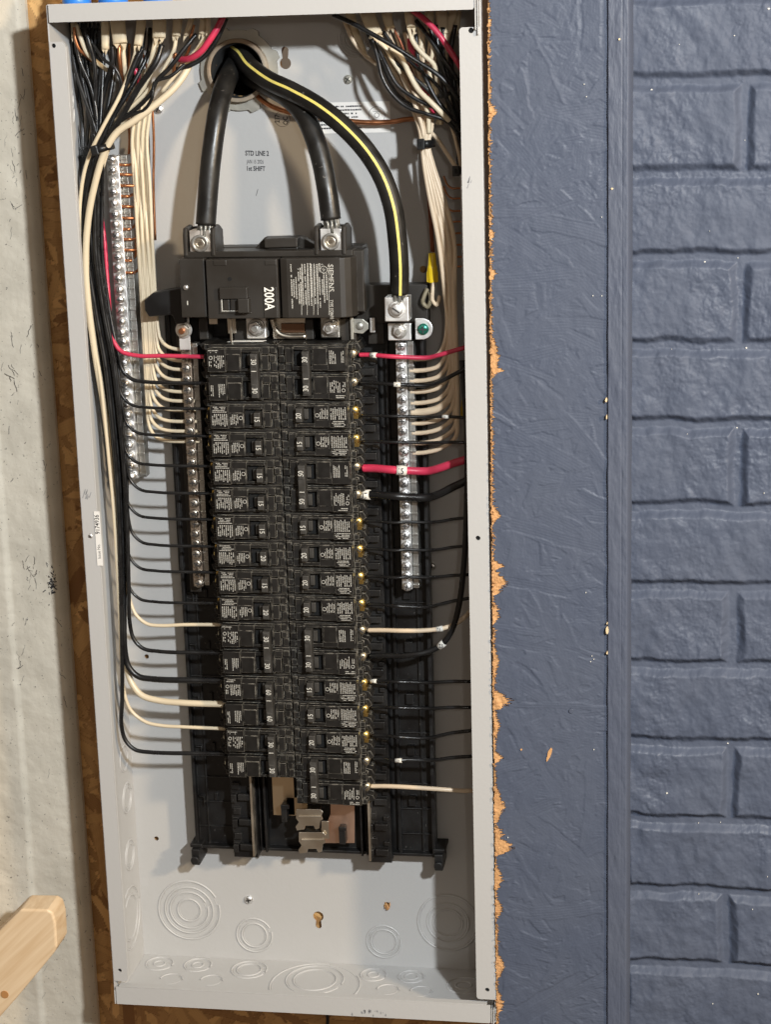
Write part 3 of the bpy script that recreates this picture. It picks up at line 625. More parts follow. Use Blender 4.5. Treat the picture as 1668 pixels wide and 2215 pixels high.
# block of bare bus parts between the main breaker and the branch breakers
mb=MB()
for a in ((770,616,925,700,.066,.083),(395,690,420,1280,.068,.0826),(430,686,450,735,.060,.08),(505,690,540,738,.058,.08),(737,690,770,740,.056,.08),(660,690,678,735,.056,.08),(795,640,830,745,.070,.0824)): T(obj('bus_insulator',Bx(MB(),*a),BLKS,tray,.001))
mb=MB(); Bx(mb,590,688,662,734,.060,.062); mb2=mb; T(obj('bus_jumper_plate',mb,TIN,tray,.0005))
mb=MB(); Bx(mb,608,700,659,720,.0575,.0595); T(obj('bus_jumper_opening',mb,mat('dark_copper',(.22,.12,.07),.4,.8),tray,.0003))
mb=MB(); mb.tube(pxpath([(588,690,.056),(594,708,.056),(604,722,.055),(622,728,.055),(662,728,.055)]),.0022,10); T(obj('bus_bend',mb,TIN,tray))
for px,py,w_ in ((554,709,43),(714,708,41)):
    mb=MB(); Bx(mb,px-w_/2,py-24,px+w_/2,py+24,.050,.062); T(obj('lug_pad',mb,ALU if px<600 else ZINC2,tray,.0012))
    c=P2(px,py,.049); s=sc(px,py,.049); mb=MB(); mb.ring(c,9*s,19*s,.0485,.0499,30); T(obj('washer',mb,ZINC2,tray,.0003)); mb=MB(); mb.cyl(c,14.5*s,.0435,.0486,6,smooth=False); nn=T(obj('hex_nut',mb,ZINC,tray,.0005))
    mb=MB(); mb.cyl(c,7.5*s,.0410,.0440,16,6.5*s); T(obj('stud',mb,ZINC2,tray,.0004))
mb=MB(); Bx(mb,452,676,470,702,.052,.06); T(obj('metal_tab',mb,TIN,tray,.0004)); mb=MB(); Bx(mb,492,683,510,722,.054,.062); Bx(mb,497,690,502,746,.044,.046); T(obj('metal_tab',mb,TIN,tray,.0004))
mb=MB(); c=P2(779,705,.055); s=sc(779,705,.055); Bx(mb,758,688,764,735,.052,.056); mb.prism([P2(*p,.055) for p in ((765,690),(785,690),(797,700),(797,712),(785,722),(765,720))],.054,.056); mb.dome(c,9*s,.0538,.002); T(obj('metal_tab',mb,GALV,tray,.0004))
mb=MB(); Bx(mb,800,688,811,720,.060,.064); T(obj('metal_tab',mb,ALU,tray,.0004))
# ------------------------------------------------------------------ terminal bars
def term_bar(name,label,pts_top,pts_bot,Yf,wpx,n,seed,m,sm,side_w,dep=.010,hole_side=1,dome=False):
    """vertical bar from photo (x,y) top to bottom at front depth Yf, with n screws"""
    a=at(*pts_top,Yf); b=at(*pts_bot,Yf); X0=(a[0]+b[0])/2; s=sc((pts_top[0]+pts_bot[0])/2,(pts_top[1]+pts_bot[1])/2,Yf); hw=wpx*s/2
    th=thing(name,label,'terminal bar',(X0,Yf,float(b[2])))
    L=a[2]-b[2]; mb=MB(); mb.box(-hw,hw,0,dep,-.003,L+.003); obj('bar',mb,m,th,.0006)
    mb=MB(); step=L/(n-1)
    mb.box(hw+.0004,hw+side_w,dep*.45,dep*1.5,-.003,L+.003)
    for i in range(n): z=i*step; mb.box(hw+.0004,hw+side_w+.0004,dep*.30,dep*.46,z-step*.12,z+step*.12)
    obj('wire_clamp_row',mb,ZINC2,th,.0004)
    rs=random.Random(seed)
    for i in range(n):
        z=i*step+rs.uniform(-.0004,.0004); r=min(hw*.86,step*.40); mb=MB(); dx=rs.uniform(-.0005,.0005)
        mb.ring((dx,z),r*1.02,r*1.14,-.0002,.0005,20)
        h=rs.uniform(.0015,.0026)+(.002 if dome else 0)
        mb.cyl((dx,z),r,-h,.0004,18); mb.dome((dx,z),r,-h,.0011+(.0010 if dome else 0),16,4)
        so=obj('screw',mb,sm,th)
        mb=MB(); A=Matrix.Rotation(rs.uniform(0,3.14),3,'Y'); yy=-h-.0010-(.0010 if dome else 0)
        mb.obox((dx,yy,z),r*.72,.0003,r*.13,A); 
        if not dome or i%2: mb.obox((dx,yy+.00003,z),r*.13,.0003,r*.62,A)
        obj('drive_slot',mb,mat('slot_dark_metal',(.10,.10,.10),.4,.7),so)
    return th
term_bar('ground_bar','long shiny ground bar with domed screws by the left side wall',(244,345),(284,1028),.064,27,31,1,ZINC,ZINC,.006,dep=.012,dome=True)
term_bar('neutral_bar','duller brownish neutral bar with screws left of the breakers',(402,752),(428,1262),.058,21,24,2,mat('dull_bar',(.46,.37,.29),.42,1,.0002,200,.5,60,(.3,.23,.18)),mat('dull_screw',(.42,.37,.31),.30,1,.0002,300,.4,200),.0052)
term_bar('neutral_bar','bright silver neutral bar with screws right of the breakers',(868,748),(880,1268),.054,23,24,3,ALU,ZINC,.0055)
# hidden right ground bar peeking past the right flange
term_bar('ground_bar','narrow sliver of ground bar peeking past the right flange',(1003,385),(1016,900),.060,18,24,4,ZINC,ZINC,.004)
# nut on the top of the left neutral bar
t_=thing('bonding_nut','hex nut with washer on stud atop the left neutral bar','nut',tuple(at(396,715,.05)))
mb=MB(); s=sc(396,715,.05); mb.ring((0,0),9*s,18*s,.002,.0035,30); obj('washer',mb,ZINC,t_,.0003); mb=MB(); mb.cyl((0,0),14*s,-.003,.0021,6,smooth=False); obj('hex_nut',mb,TIN,t_,.0005)
mb=MB(); mb.cyl((0,0),6.5*s,-.006,-.002,16); obj('stud',mb,COP,t_,.0004); mb=MB(); mb.box(-.005,.005,.0036,.0045,-.018,.012); obj('strap',mb,ALU,t_,.0003)
# neutral lug
lug=thing('neutral_lug','square aluminium lug clamping the yellow striped cable above the right neutral bar','lug',tuple(at(858,670,.03)))
s=sc(858,670,.03)
mb=MB(); mb.box(-26*s,26*s,0,.020,-26*s,26*s); obj('lug_block',mb,ALU,lug,.0008)
mb=MB(); mb.ring((0,0),13*s,18*s,-.0012,.001,36); obj('screw_rim',mb,ALU,lug,.0004)
mb=MB(); mb.cyl((0,0),14*s,-.0035,.001,28); mb.dome((0,0),13.6*s,-.0034,.0012); o=obj('set_screw',mb,ZINC,lug); mb=MB(); mb.obox((0,-.0047,0),9*s,.0004,1.6*s,Matrix.Rotation(R_(35),3,'Y')); obj('drive_slot',mb,mat('slot_dark_metal',(.1,.1,.1)),o)
pad=thing('lug_strap','silver strap with hex bolt below the square neutral lug','lug',tuple(at(864,716,.044)))
s=sc(864,716,.044); mb=MB(); mb.box(-25*s,25*s,0,.004,-21*s,16*s); obj('strap',mb,ALU,pad,.0008)
mb=MB(); mb.ring((0,0),9*s,17*s,-.0014,-.0001,30); obj('washer',mb,ZINC2,pad,.0003); mb=MB(); mb.cyl((0,0),13*s,-.005,-.0013,6,smooth=False); obj('hex_nut',mb,ZINC,pad,.0005); mb=MB(); mb.cyl((0,0),6*s,-.0075,-.0045,16); obj('stud',mb,ZINC2,pad,.0003)
g=thing('green_ground_screw','green bonding screw on a rounded silver tab right of the neutral lug','screw',tuple(at(912,712,.055)))
s=sc(912,712,.055); mb=MB(); mb.prism([(-14*s,-23*s),(4*s,-23*s)]+[(4*s+20*s*math.cos(a),22*s*math.sin(a)) for a in np.linspace(-1.3,1.3,10)]+[(4*s,23*s),(-14*s,23*s)],0,.0018); obj('tab',mb,ALU,g,.0005)
mb=MB(); mb.cyl((4*s,0),12*s,-.002,.0001,22); mb.dome((4*s,0),12*s,-.002,.0018); o=obj('screw_head',mb,GREENM,g); mb=MB(); mb.obox((4*s,-.0037,0),8*s,.0004,1.5*s); mb.obox((4*s,-.0036,0),1.5*s,.0004,8*s); obj('drive_slot',mb,INK,o)
# ------------------------------------------------------------------ main breaker
YM=.016
mb0=at(576,625,YM); s=sc(576,625,YM)
mainb=thing('main_breaker','large wide dark brown 200A main breaker at the top of the breaker columns','main breaker',tuple(mb0))
def m(px,py): q=at(px,py,YM)-mb0; return (float(q[0]),float(q[2]))
zt_m=m(576,560)[1]; zb_m=m(576,690)[1]; x0m=m(388,625)[0]; xam=m(440,625)[0]; xbm=m(602,625)[0]; x1m=m(765,625)[0]
body=MB()
body.box(x0m,xam+.001,.003,.045,zb_m+.001,zt_m)
body.box(xam+.003,xbm,0,.045,zb_m+.0002,zt_m-.0004)
pts=[(xbm+.0018,.0025),(xbm+.008,.0005),(x1m-.0115,.0005),(x1m-.0075,.0018),(x1m-.003,.006),(x1m,.014),(x1m,.045),(xbm+.0018,.045)]
n=len(pts); body.add([(p[0],p[1],zt_m-.0002) for p in pts]+[(p[0],p[1],zb_m+.0003) for p in pts],[tuple(range(n)),tuple(range(2*n-1,n-1,-1))]+[(i,i+n,(i+1)%n+n,(i+1)%n) for i in range(n)])
body.box(x1m-.004,x1m+.006,.018,.046,zb_m+.003,zt_m+.004)
body.box(x0m-.001,x1m+.003,.040,.060,zb_m-.001,zt_m+.006)
body.box(x0m+.002,x1m-.002,.012,.0455,zt_m-.0001,zt_m+.0052)
obj('body',body,BLKS,mainb,.0009,3)
mb=MB()     # raised mouldings on the face
def mbx(mb,px0,py0,px1,py1,y0,y1):
    a=m(px0,(py0+py1)/2); b=m(px1,(py0+py1)/2); c=m((px0+px1)/2,py0); d=m((px0+px1)/2,py1); mb.box(a[0],b[0],y0,y1,d[1],c[1])
mbx(mb,462,564,490,575,-.0008,.0008); mbx(mb,573,563,598,574,-.0008,.0008); mbx(mb,477,621,537,646,-.0042,.0008); mbx(mb,475,646,480,676,-.0012,.0008); mbx(mb,475,675,545,679,-.0012,.0008); mbx(mb,570,622,600,688,-.0007,.0008)
obj('face_moulding',mb,BLKS,mainb,.0006)
mb=MB(); mbx(mb,482,646,540,673,-.0005,.0006); mb.cyl(m(497,604),.0017,-.0003,.001,16); obj('handle_slot',mb,DARK,mainb)
mb=MB(); mbx(mb,483,647,497,672,-.0012,.0005); mbx(mb,499,647,518,672,-.0018,.0005); mbx(mb,519,644,543,675,-.0085,.0005); obj('handle',mb,BLKS,mainb,.0009)
mb=MB(); mbx(mb,480,647,481.5,673,-.0014,-.0005); mbx(mb,480,672.2,516,673.4,-.0014,-.0005); obj('slot_outline',mb,WHITE_INK,mainb)
mb=MB(); c=m(582,646); text(mb,'200A',c[0],-.0009,c[1],.0118,-90,.78,.016); obj('rating_number',mb,mat('bright_print',(.85,.83,.76),.5),mainb)
mb=MB(); c=m(715,602); text(mb,'SIEMENS',c[0],.00035,c[1],.0066,-90,.95,.012); c=m(717,670); text(mb,'TYPE EQ8695',c[0],.00035,c[1],.0040,-90,.72,.01)
c=m(700,584); mb.ring(c,.0027,.0032,.0002,.00045,30); text(mb,'UL',c[0],.00035,c[1],.0030,-60,.8,.02); c2=m(697,573); text(mb,'c',c2[0],.00035,c2[1],.0035,-90)
for px in (651,661,672,685,694,709,713.5): 
    if px in (661,685,694): pass
    a=m(px,568)
for px in (652,664,678,687,711): c=m(px,571); d=m(px+4,682); mb.add([(c[0],.00035,c[1]),(c[0]+.0004,.00035,c[1]),(d[0]-.0012,.00035,d[1]),(d[0]-.0016,.00035,d[1])],[(0,1,2,3)])
for px,a,b_,nn in ((629,572,675,1),(635,605,645,1),(640,600,648,1),(645,582,660,1),(649,580,665,1),(656,572,670,2),(668,570,665,2),(673,572,650,1),(682,572,668,2),(691,570,590,1),(691,600,668,1),(697,605,640,1),(703,592,660,2)):
    c=m(px,a); d=m(px,b_); micro(mb,c[0]-.0011*nn,c[0]+.0011*nn,d[1],c[1],.00032,nn,True,.95,.12)
obj('printed_marking',mb,GREY_INK,mainb)
mb=MB(); c=m(401,623); mb.cyl(c,.0022,.0012,.0032,18); mb.dome(c,.0022,.0013,.0010); obj('cover_screw',mb,ZINC,mainb)
mb=MB(); mb.box(x0m+.0055,x0m+.0062,.0024,.0031,zb_m+.012,zb_m+.0155); obj('small_print_tick',mb,WHITE_INK,mainb)
# hump on top, lug cheeks
def mY(px,py,Y): q=at(px,py,Y)-mb0; return (float(q[0]),float(q[2]))
Yh=.050
mb=MB(); mb.prism([mY(*p,Yh) for p in ((530,562),(572,514),(650,512),(690,535),(700,562))],Yh-mb0[1],Yh-mb0[1]+.012)
mb.prism([mY(*p,Yh-.008) for p in ((574,516),(645,514),(645,534),(574,536))],Yh-.012-mb0[1],Yh-mb0[1]); mb.prism([mY(*p,Yh-.006) for p in ((580,534),(645,534),(645,562),(580,562))],Yh-.008-mb0[1],Yh+.001-mb0[1])
obj('top_hump',mb,BLKS,mainb,.0008); mb=MB(); mb.prism([mY(*p,Yh-.008) for p in ((601,545),(617,545),(617,550),(601,550))],Yh-.0085-mb0[1],Yh-.007-mb0[1]); obj('hump_slot',mb,DARK,mainb)
for cx in (433,716):
    cy=527 if cx==433 else 523; Yl=.030; s2=sc(cx,cy,Yl); c=mY(cx,cy,Yl); yl=Yl-mb0[1]
    mb=MB()
    for sx in (-1,1):
        x=c[0]+sx*31*s2-(0 if sx<0 else .001); z0=zt_m+.001; z1=c[1]+33*s2
        pr=[(yl-.003,z0),(yl-.003,z1-.006),(yl+.000,z1),(yl+.018,z1+.001),(yl+.030,z1-.004),(yl+.030,z0)]
        w2=.0020; mb.add([(x-w2,p[0],p[1]) for p in pr]+[(x+w2,p[0],p[1]) for p in pr],[tuple(range(6)),tuple(range(11,5,-1))]+[(i,i+6,(i+1)%6+6,(i+1)%6) for i in range(6)])
    mb.box(c[0]-30*s2,c[0]+30*s2,yl+.020,yl+.030,zt_m,c[1]+30*s2)
    obj('lug_cheek',mb,BLKS,mainb,.0014,3)
    mb=MB(); mb.box(c[0]-23*s2,c[0]+23*s2,yl,yl+.019,c[1]-27*s2,c[1]+27*s2); lg=obj('lug',mb,ALU if cx>500 else mat('warm_lug',(.78,.72,.65),.35,1,.0001,400,.2,60),mainb,.0006)
    mb=MB(); mb.ring((c[0],c[1]),12*s2,18.5*s2,yl-.0028,yl,36); obj('screw_collar',mb,ZINC2,lg,.0005); mb=MB(); mb.cyl((c[0],c[1]),13*s2,yl-.0012,yl+.0005,30); mb.ring((c[0],c[1]),7*s2,11.5*s2,yl-.0018,yl-.001,6); obj('set_screw',mb,TIN,lg,.0003)
    mb=MB(); mb.cyl((c[0],c[1]),5*s2,yl-.00125,yl-.0011,6); obj('hex_socket',mb,mat('socket_dark_metal',(.25,.21,.16),.35,.8),lg)
# ------------------------------------------------------------------ branch breakers
YF=.029
PITCH=.02545
ztop=float(at(600,747,YF)[2]); zlast=float(at(700,1745,YF)[2]); PITCH=(ztop-zlast)/17.0
xc=float(at(617,1225,YF)[0])
def q_(u0,u1,z0,z1,y0,y1,mb): mb.box(-u1,-u0,y0,y1,-z1,-z0)
def pole_body(b,zo,two,last,first):
    p=PITCH
    q_(.0003,.0618,zo+(.0002 if first else -.0001),zo+p-(.0002 if last else -.0001),.006,.050,b)
    hz0=zo+.0030; hz1=zo+p-.0022
    # frame round the handle opening
    q_(.0135,.0150,hz0,hz1,0.0004,.0062,b); q_(.0312,.0450,hz0,hz1,.0002,.0062,b)
    q_(.0150,.0312,hz0+.0001,hz0+.0034,.0008,.0062,b); q_(.0150,.0312,hz1-.0022,hz1-.0001,.0008,.0062,b)
    q_(.0452,.0615,hz0-.0002,hz1+.0004,-.0010,.0062,b)
    q_(.0320,.0440,hz0+.0065,hz1-.0006,-.0004,.0003,b) if not two else q_(.0325,.0445,hz0+.0050,hz1-.0004,-.0006,.0003,b)
    # stepped blocks toward the middle of the panel
    q_(.0068,.0134,zo+.0022,zo+.0085,.0030,.0062,b); q_(.0075,.0134,zo+.0092,zo+p-.0030,.0016,.0062,b)
    q_(.0010,.0060,zo+.0028,zo+.0075,.0040,.0062,b); q_(.0016,.0066,zo+.0095,zo+.0150,.0036,.0062,b); q_(.0010,.0052,zo+.0165,zo+p-.0018,.0045,.0062,b)
    # outer end: terminal pocket, shoulder and ragged clip
    q_(.0617,.0662,zo+.0004,zo+.0050,.0090,.050,b); q_(.0617,.0662,zo+p-.0046,zo+p-.0008,.0085,.050,b)
    q_(.0619,.0690,zo+.0008,zo+p-.0008,.0255,.050,b)
    q_(.0619,.0640,zo+.0006,zo+p-.0006,.0120,.0257,b)
    q_(.0619,.0682,zo+p-.0048,zo+p-.0010,.0180,.0257,b); q_(.0619,.0680,zo+.0012,zo+.0068,.0190,.0257,b)
    b.prism([(-.0640,-zo-.0008),(-.0640,-zo-.0080),(-.0700,-zo-.0062),(-.0722,-zo-.0018),(-.0706,-zo-.0006)],.0165,.040)
    b.prism([(-.0660,-zo-.0168),(-.0660,-zo-p+.001),(-.0690,-zo-p+.0005),(-.0716,-zo-.0205),(-.0722,-zo-.0178),(-.0690,-zo-.0160)],.0175,.045,.85)
    b.prism([(-.0670,-zo-.0076),(-.0670,-zo-.0118),(-.0700,-zo-.0110),(-.0706,-zo-.0085)],.026,.045)
def handle_number(par,rating,xh,zc,y,rot): 
    mb=MB(); text(mb,rating,xh,y,zc,.0067,rot,.80,.004); obj('rating_number',mb,WHITE_INK,par)
CACHE={}
def make_breaker(rating,poles,state,side):
    """built for the left column: centre line x=0, load terminals toward -x, top edge z=0; state on = handle toward centre"""
    key=(rating,poles,state,side)
    if key in CACHE: return CACHE[key]
    rt=bpy.data.objects.new('branch_breaker' if poles==1 else 'double_pole_breaker',None); COL.objects.link(rt); rt.empty_display_size=.02
    b=MB()
    for k in range(poles): pole_body(b,k*PITCH,poles==2,k==poles-1,k==0)
    if side=='left':
        for k in range(poles): q_(.0616,.0672,k*PITCH+.0094,k*PITCH+.0198,.0105,.050,b); q_(.0616,.0690,k*PITCH+.0120,k*PITCH+.0170,.0150,.050,b)
    obj('body',b,BLK,rt,.00035,2)
    rec=MB()
    for k in range(poles):
        zo=k*PITCH; q_(.0152,.0310,zo+.0065,zo+PITCH-.0046,.0056,.0058,rec)
    obj('handle_opening',rec,DARK,rt)
    h0=.0158 if state else .0232; hb=MB()
    if poles==1:
        za,zb_=.0080,PITCH-.0042
        hb.prism([(-h0-.0058,-za),(-h0,-za),(-h0,-zb_),(-h0-.0058,-zb_)],-.0050,.0058,.93)
        hb.box(-h0-.010,-h0-.0062,.0015,.0057,-zb_+.002,-za-.002)
    else:
        za,zb_=.0060,2*PITCH-.0040
        hb.prism([(-h0-.0066,-za),(-h0,-za),(-h0,-zb_),(-h0-.0066,-zb_)],-.0060,.0050,.96)
        for k in range(2): hb.box(-h0-.0056,-h0-.0010,-.0068,-.0058,-(k*PITCH+.0185),-(k*PITCH+.0082))
        for k in range(2): hb.box(-h0-.0105,-h0-.0068,.0015,.0057,-(k*PITCH+.018),-(k*PITCH+.008))
    ho=obj('handle',hb,HAND,rt,.0005)
    if poles==1: handle_number(ho,rating,-h0-.0029,-(PITCH*.5+.0015),-.00515,-90)
    else:
        for k in range(2): handle_number(ho,rating,-h0-.0033,-(k*PITCH+.0135),-.00695,-90)
        mb=MB(); mb.box(-h0-.0055,-h0-.0012,-.00625,-.0059,-.0222,-.0216); obj('white_mark',mb,WHITE_INK,ho)
    pr=MB()
    for k in range(poles):
        zo=k*PITCH; lo=-(zo+PITCH-.0032); hi=-(zo+.0034)
        if poles==1:
            micro(pr,-.0608,-.0458,hi-.0058,hi,-.00115,4,False,.9,.5); micro(pr,-.0602,-.0458,lo+.0004,hi-.0068,-.00115,8,True,.92,.2)
            micro(pr,-.0438,-.0362,lo+.0015,hi-.0075,-.00055,5,True,.9,.25); pr.ring((-.0342,hi-.0105),.0013,.0018,-.0006,-.0004,18)
        elif k==0:
            micro(pr,-.0605,-.0500,hi-.0035,hi-.0002,-.00115,2,False,.9,.6); micro(pr,-.0560,-.0462,lo+.0015,hi-.0055,-.00115,6,True,.92,.3); pr.ring((-.0585,hi-.0075),.0012,.0017,-.00116,-.001,18); micro(pr,-.0605,-.0575,lo+.003,hi-.0105,-.00115,2,True,.9,.3)
        else:
            micro(pr,-.0600,-.0570,lo+.0005,hi-.0065,-.00115,2,True,.9,.2); micro(pr,-.0530,-.0465,lo+.001,hi-.0055,-.00115,4,True,.95,.3)
    obj('printed_label',pr,GREY_INK,rt)
    for k in range(poles):
        zc=-(k*PITCH+.0155); sb=MB(); mt = BRASS if (poles==1) else NICK
        sb.cyl((-.0645,zc),.0040,.0135,.0256,20); sb.dome((-.0645,zc),.0040,.0136,.0018)
        if poles==1: sb.prism([(-.0680,zc+.0042),(-.0622,zc+.0042),(-.0626,zc+.0078),(-.0675,zc+.0078)],.0160,.0258)
        so=obj('terminal_screw',sb,mt,rt)
        mb=MB(); mb.obox((-.0645,.0119,zc),.0028,.0003,.0005,Matrix.Rotation(random.uniform(0,3),3,'Y')); obj('drive_slot',mb,INK,so)
    CACHE[key]=rt; rt['used']=False; return rt
def tree_copy(o,parent=None):
    c=o.copy(); COL.objects.link(c); c.parent=parent
    for ch in list(o.children): tree_copy(ch,c)
    return c
LEFT=[('30',2,1),('15',1,1),('15',1,1),('15',1,1),('15',1,1),('15',1,1),('20',1,1),('15',1,1),('20',1,1),('30',2,1),('60',2,1),('30',2,1)]
RIGHT=[('30',2,0),('20',1,1),('15',1,1),('50',2,1),('15',1,1),('20',1,1),('20',1,1),('20',1,1),('30',2,1),('15',1,1),('15',1,1),('20',1,1),('30',2,1)]
def place(col,side):
    slot=0
    for i,(r,p,st) in enumerate(col):
        pr=make_breaker(r,p,st,side)
        if not pr['used']: o=pr; pr['used']=True
        else: o=tree_copy(pr)
        pos=ORD[i] if i<len(col)-1 else 'bottom'
        tag(o,f"black {r} amp {'single' if p==1 else 'double'} pole breaker, {pos} in the {side} breaker column",'breaker','branch breakers in two columns')
        if side=='left': o.location=(xc-.0001,YF,ztop-slot*PITCH); o.rotation_euler=(0,0,0)
        else: o.location=(xc+.0001,YF,ztop-(slot+p)*PITCH); o.rotation_euler=(0,math.pi,0)
        slot+=p
place(LEFT,'left'); place(RIGHT,'right')
for o in list(bpy.data.objects):
    if 'used' in o: del o['used']
# ------------------------------------------------------------------ service cables
def cable(name,label,cat,pts,r,m,per=10,n=20,group=None,rr=None):
    path=pxpath(pts,per); o0=Vector(path[-1]); mb=MB(); P=[Vector(p)-o0 for p in path]; mb.tube(P,rr(len(P)) if rr else r,n)
    o=obj(name,mb,m); o.location=o0; tag(o,label,cat,group); return o,P
def strands_end(par,P,r,m,n=9):
    mb=MB(); e=P[-1]; d=(P[-1]-P[-4]).normalized()
    for i in range(n):
        a=2*math.pi*i/n; off=Vector((math.cos(a)*r*.62,math.sin(a)*r*.62,0)); mb.tube([e+off-d*.004,e+off*1.1+d*.004+Vector((random.uniform(-1,1)*.0006,0,0)),e+off*.95+d*.012],r*.24,7)
    mb.tube([e-d*.003,e+d*.013],r*.55,12)
    return obj('bare_strands',mb,m,par)
SC_='service cables'
c1,P1=cable('service_cable','thick black cable dropping from the hole to the left lug of the main breaker','cable',[(520,118,.135),(508,140,.112),(493,170,.085),(480,205,.066),(470,250,.054),(461,310,.047),(454,370,.042),(449,430,.039),(445,487,.037)],.0088,WCAB,group=SC_)
strands_end(c1,P1,.0082,mat('greased_strands',(.11,.11,.10),.3,.5,.0006,300,.6,200,(.5,.48,.44)))
c2,P2_=cable('service_cable','thick black cable curving from the hole to the right lug of the main breaker','cable',[(530,150,.125),(550,172,.100),(590,192,.080),(628,216,.066),(658,250,.056),(681,300,.048),(697,355,.043),(708,415,.039),(716,476,.037)],.0088,WCAB,group=SC_)
strands_end(c2,P2_,.0082,MATS['greased_strands'])
pts3=[(505,105,.125),(520,120,.104),(543,148,.083),(583,176,.067),(632,199,.055),(690,232,.045),(745,276,.038),(793,328,.034),(828,385,.031),(850,450,.030),(860,520,.030),(864,580,.031),(864,634,.034)]
c3,P3_=cable('service_cable','thick black cable with a yellow stripe arching over to the square neutral lug','cable',pts3,.0083,WCAB,group=SC_)
strands_end(c3,P3_,.0078,MATS['greased_strands'])
mb=MB(); N3=len(P3_); o0=Vector(c3.location)
vs=[]; 
for i,p in enumerate(P3_):
    t=(P3_[min(i+1,N3-1)]-P3_[max(i-1,0)]).normalized(); view=(Vector(CP)-(p+o0)).normalized(); side=t.cross(view).normalized(); nn=side.cross(t).normalized()*(1 if side.cross(t).dot(view)>0 else -1)
    f=i/N3; a0=.50*(1-f)**2 if f<.3 else .05
    for k in range(6):
        a=a0*0+(-.10 if f>.2 else .25*(.2-f)/.2-.10)+(k-2.5)*.054; vs.append(p+(nn*math.cos(a)+side*math.sin(a))*.00845)
mb.add(vs,[(i*6+k,i*6+k+1,(i+1)*6+k+1,(i+1)*6+k) for i in range(6,N3-1) for k in range(5)],True); obj('yellow_stripe',mb,WYEL,c3)
cable('bare_ground_wire','bare copper ground wire running behind the striped cable to the right bundle','ground wire',[(552,195,.11),(560,212,.092),(590,232,.088),(640,247,.088),(700,252,.088),(750,262,.086),(800,266,.086),(850,264,.086),(880,259,.084),(905,259,.080),(930,266,.075)],.0022,COP,8,12)
# ------------------------------------------------------------------ wires to the left breakers
def wire(label,pts,r,m,name=None,per=8,group=None,sleeves=(),copper=None,n=10,cat='wire'):
    name=name or {WBLK:'black_wire',WWHT:'white_wire',WWHD:'white_wire',WRED:'red_wire',COP:'copper_wire',COP_SHADE:'copper_wire'}[m]
    o,P=cable(name,label,cat,pts,r,m,per,n,group)
    for (i0,txt) in sleeves:
        f=i0*(len(P)-1); a=int(f); a=min(max(a,1),len(P)-2); d=(P[a+1]-P[a-1]).normalized(); mb=MB(); c=P[a]; w_=max(.0030,r*1.25)
        mb.tube([c-d*w_,c+d*w_],r*1.22,14); s_o=obj('number_sleeve',mb,LABW,o)
        mb=MB(); text(mb,txt,c.x,c.y-r*1.24,c.z,r*2.0,90 if len(txt)<2 else 0,.8,.02); obj('sleeve_number',mb,INK,s_o)
    return o
GL='wires fanning from the left bundle to the breakers'
GR='wires fanning from the right side to the breakers'
rw=.00155
# bundle x position at photo height y for the left fan
def bx(y): return float(np.interp(y,[330,450,600,750,900,1050,1200,1350,1500,1600],[205,196,200,232,250,262,268,272,272,270]))
Lw=[(829,'WB',.00175,0),(884,'WB',.0014,1),(943,'WB',.0014,2),(1008,'WB',.0014,3),(1067,'WB',.0014,4),(1123,'WB',.0014,5),(1181,'WB',.0014,6),(1237,'WB',.0014,7),(1304,'WB',.0014,8),(1411,'WB',.00185,9),(1471,'WB',.0029,10),(1629,'WB',.0020,11)]
offs=[22,14,17,12,15,9,13,7,5,9,-2,-8]
slotname=['second','third','fourth','fifth','sixth','seventh','eighth','ninth','tenth','eleventh','twelfth','last']
for k,(y,_,r,j) in enumerate(Lw):
    ox=offs[k]; pts=[(185+ox*.9,200,.062)]; 
    top=[(150+k*7.5+random.uniform(-6,6),62,.05+.02*random.random()),(165+k*5+random.uniform(-8,8),150,.045+.02*random.random())]
    mid=[(212+ox*.55-6,325,.042+.004*(k%3))]
    yy=430
    while yy<y-95: mid.append((bx(yy)+ox+random.uniform(-1.5,1.5),yy,.044+.003*((k*2+int(yy))%4)-.0)); yy+=120
    xb=bx(y-60)+ox
    end=[(xb,y-62,.047),(xb+9,y-28,.047),(xb+30,y-8,.047),(xb+62,y-2.5,.047),(370,y-.5,.046),(415,y,.047),(472 if y<1250 else 492,y+1,.050)]
    wire(f"black wire bending right out of the left bundle, {ORD[k] if k<11 else 'lowest'} black one to the left breakers",top+mid+end,r,WBLK,group=GL)
wire('red wire looping over the left ground bar to the top left breaker',[(218,460,.068),(226,520,.066),(231,590,.064),(236,660,.060),(239,710,.052),(246,738,.047),(262,760,.046),(300,770,.046),(350,770,.046),(400,771,.046),(440,772,.046),(468,772,.05)],.00195,WRED,group=GL)
wire('pink red scrap of wire crossing behind the top left bundle',[(302,150,.06),(300,185,.055),(298,205,.06),(290,240,.075)],.0017,WRED)
whA=[(298,95,.05),(283,150,.042),(258,210,.038),(230,262,.036),(207,306,.036)]
wire('cream wire on the outer left of the bundle, lowest cream one to the left breakers',whA+[(196,330,.038),(183,370,.040),(174,430,.042),(172,520,.044),(172+6,600,.046),(192,700,.046),(214,800,.046),(226,900,.046),(236,1000,.046),(247,1120,.046),(253,1220,.046),(259,1340,.046),(263,1440,.046),(269,1500,.046),(284,1537,.047),(315,1561,.047),(350,1569,.047),(400,1572,.047),(492,1576,.050)],.0017,WWHT,group=GL)
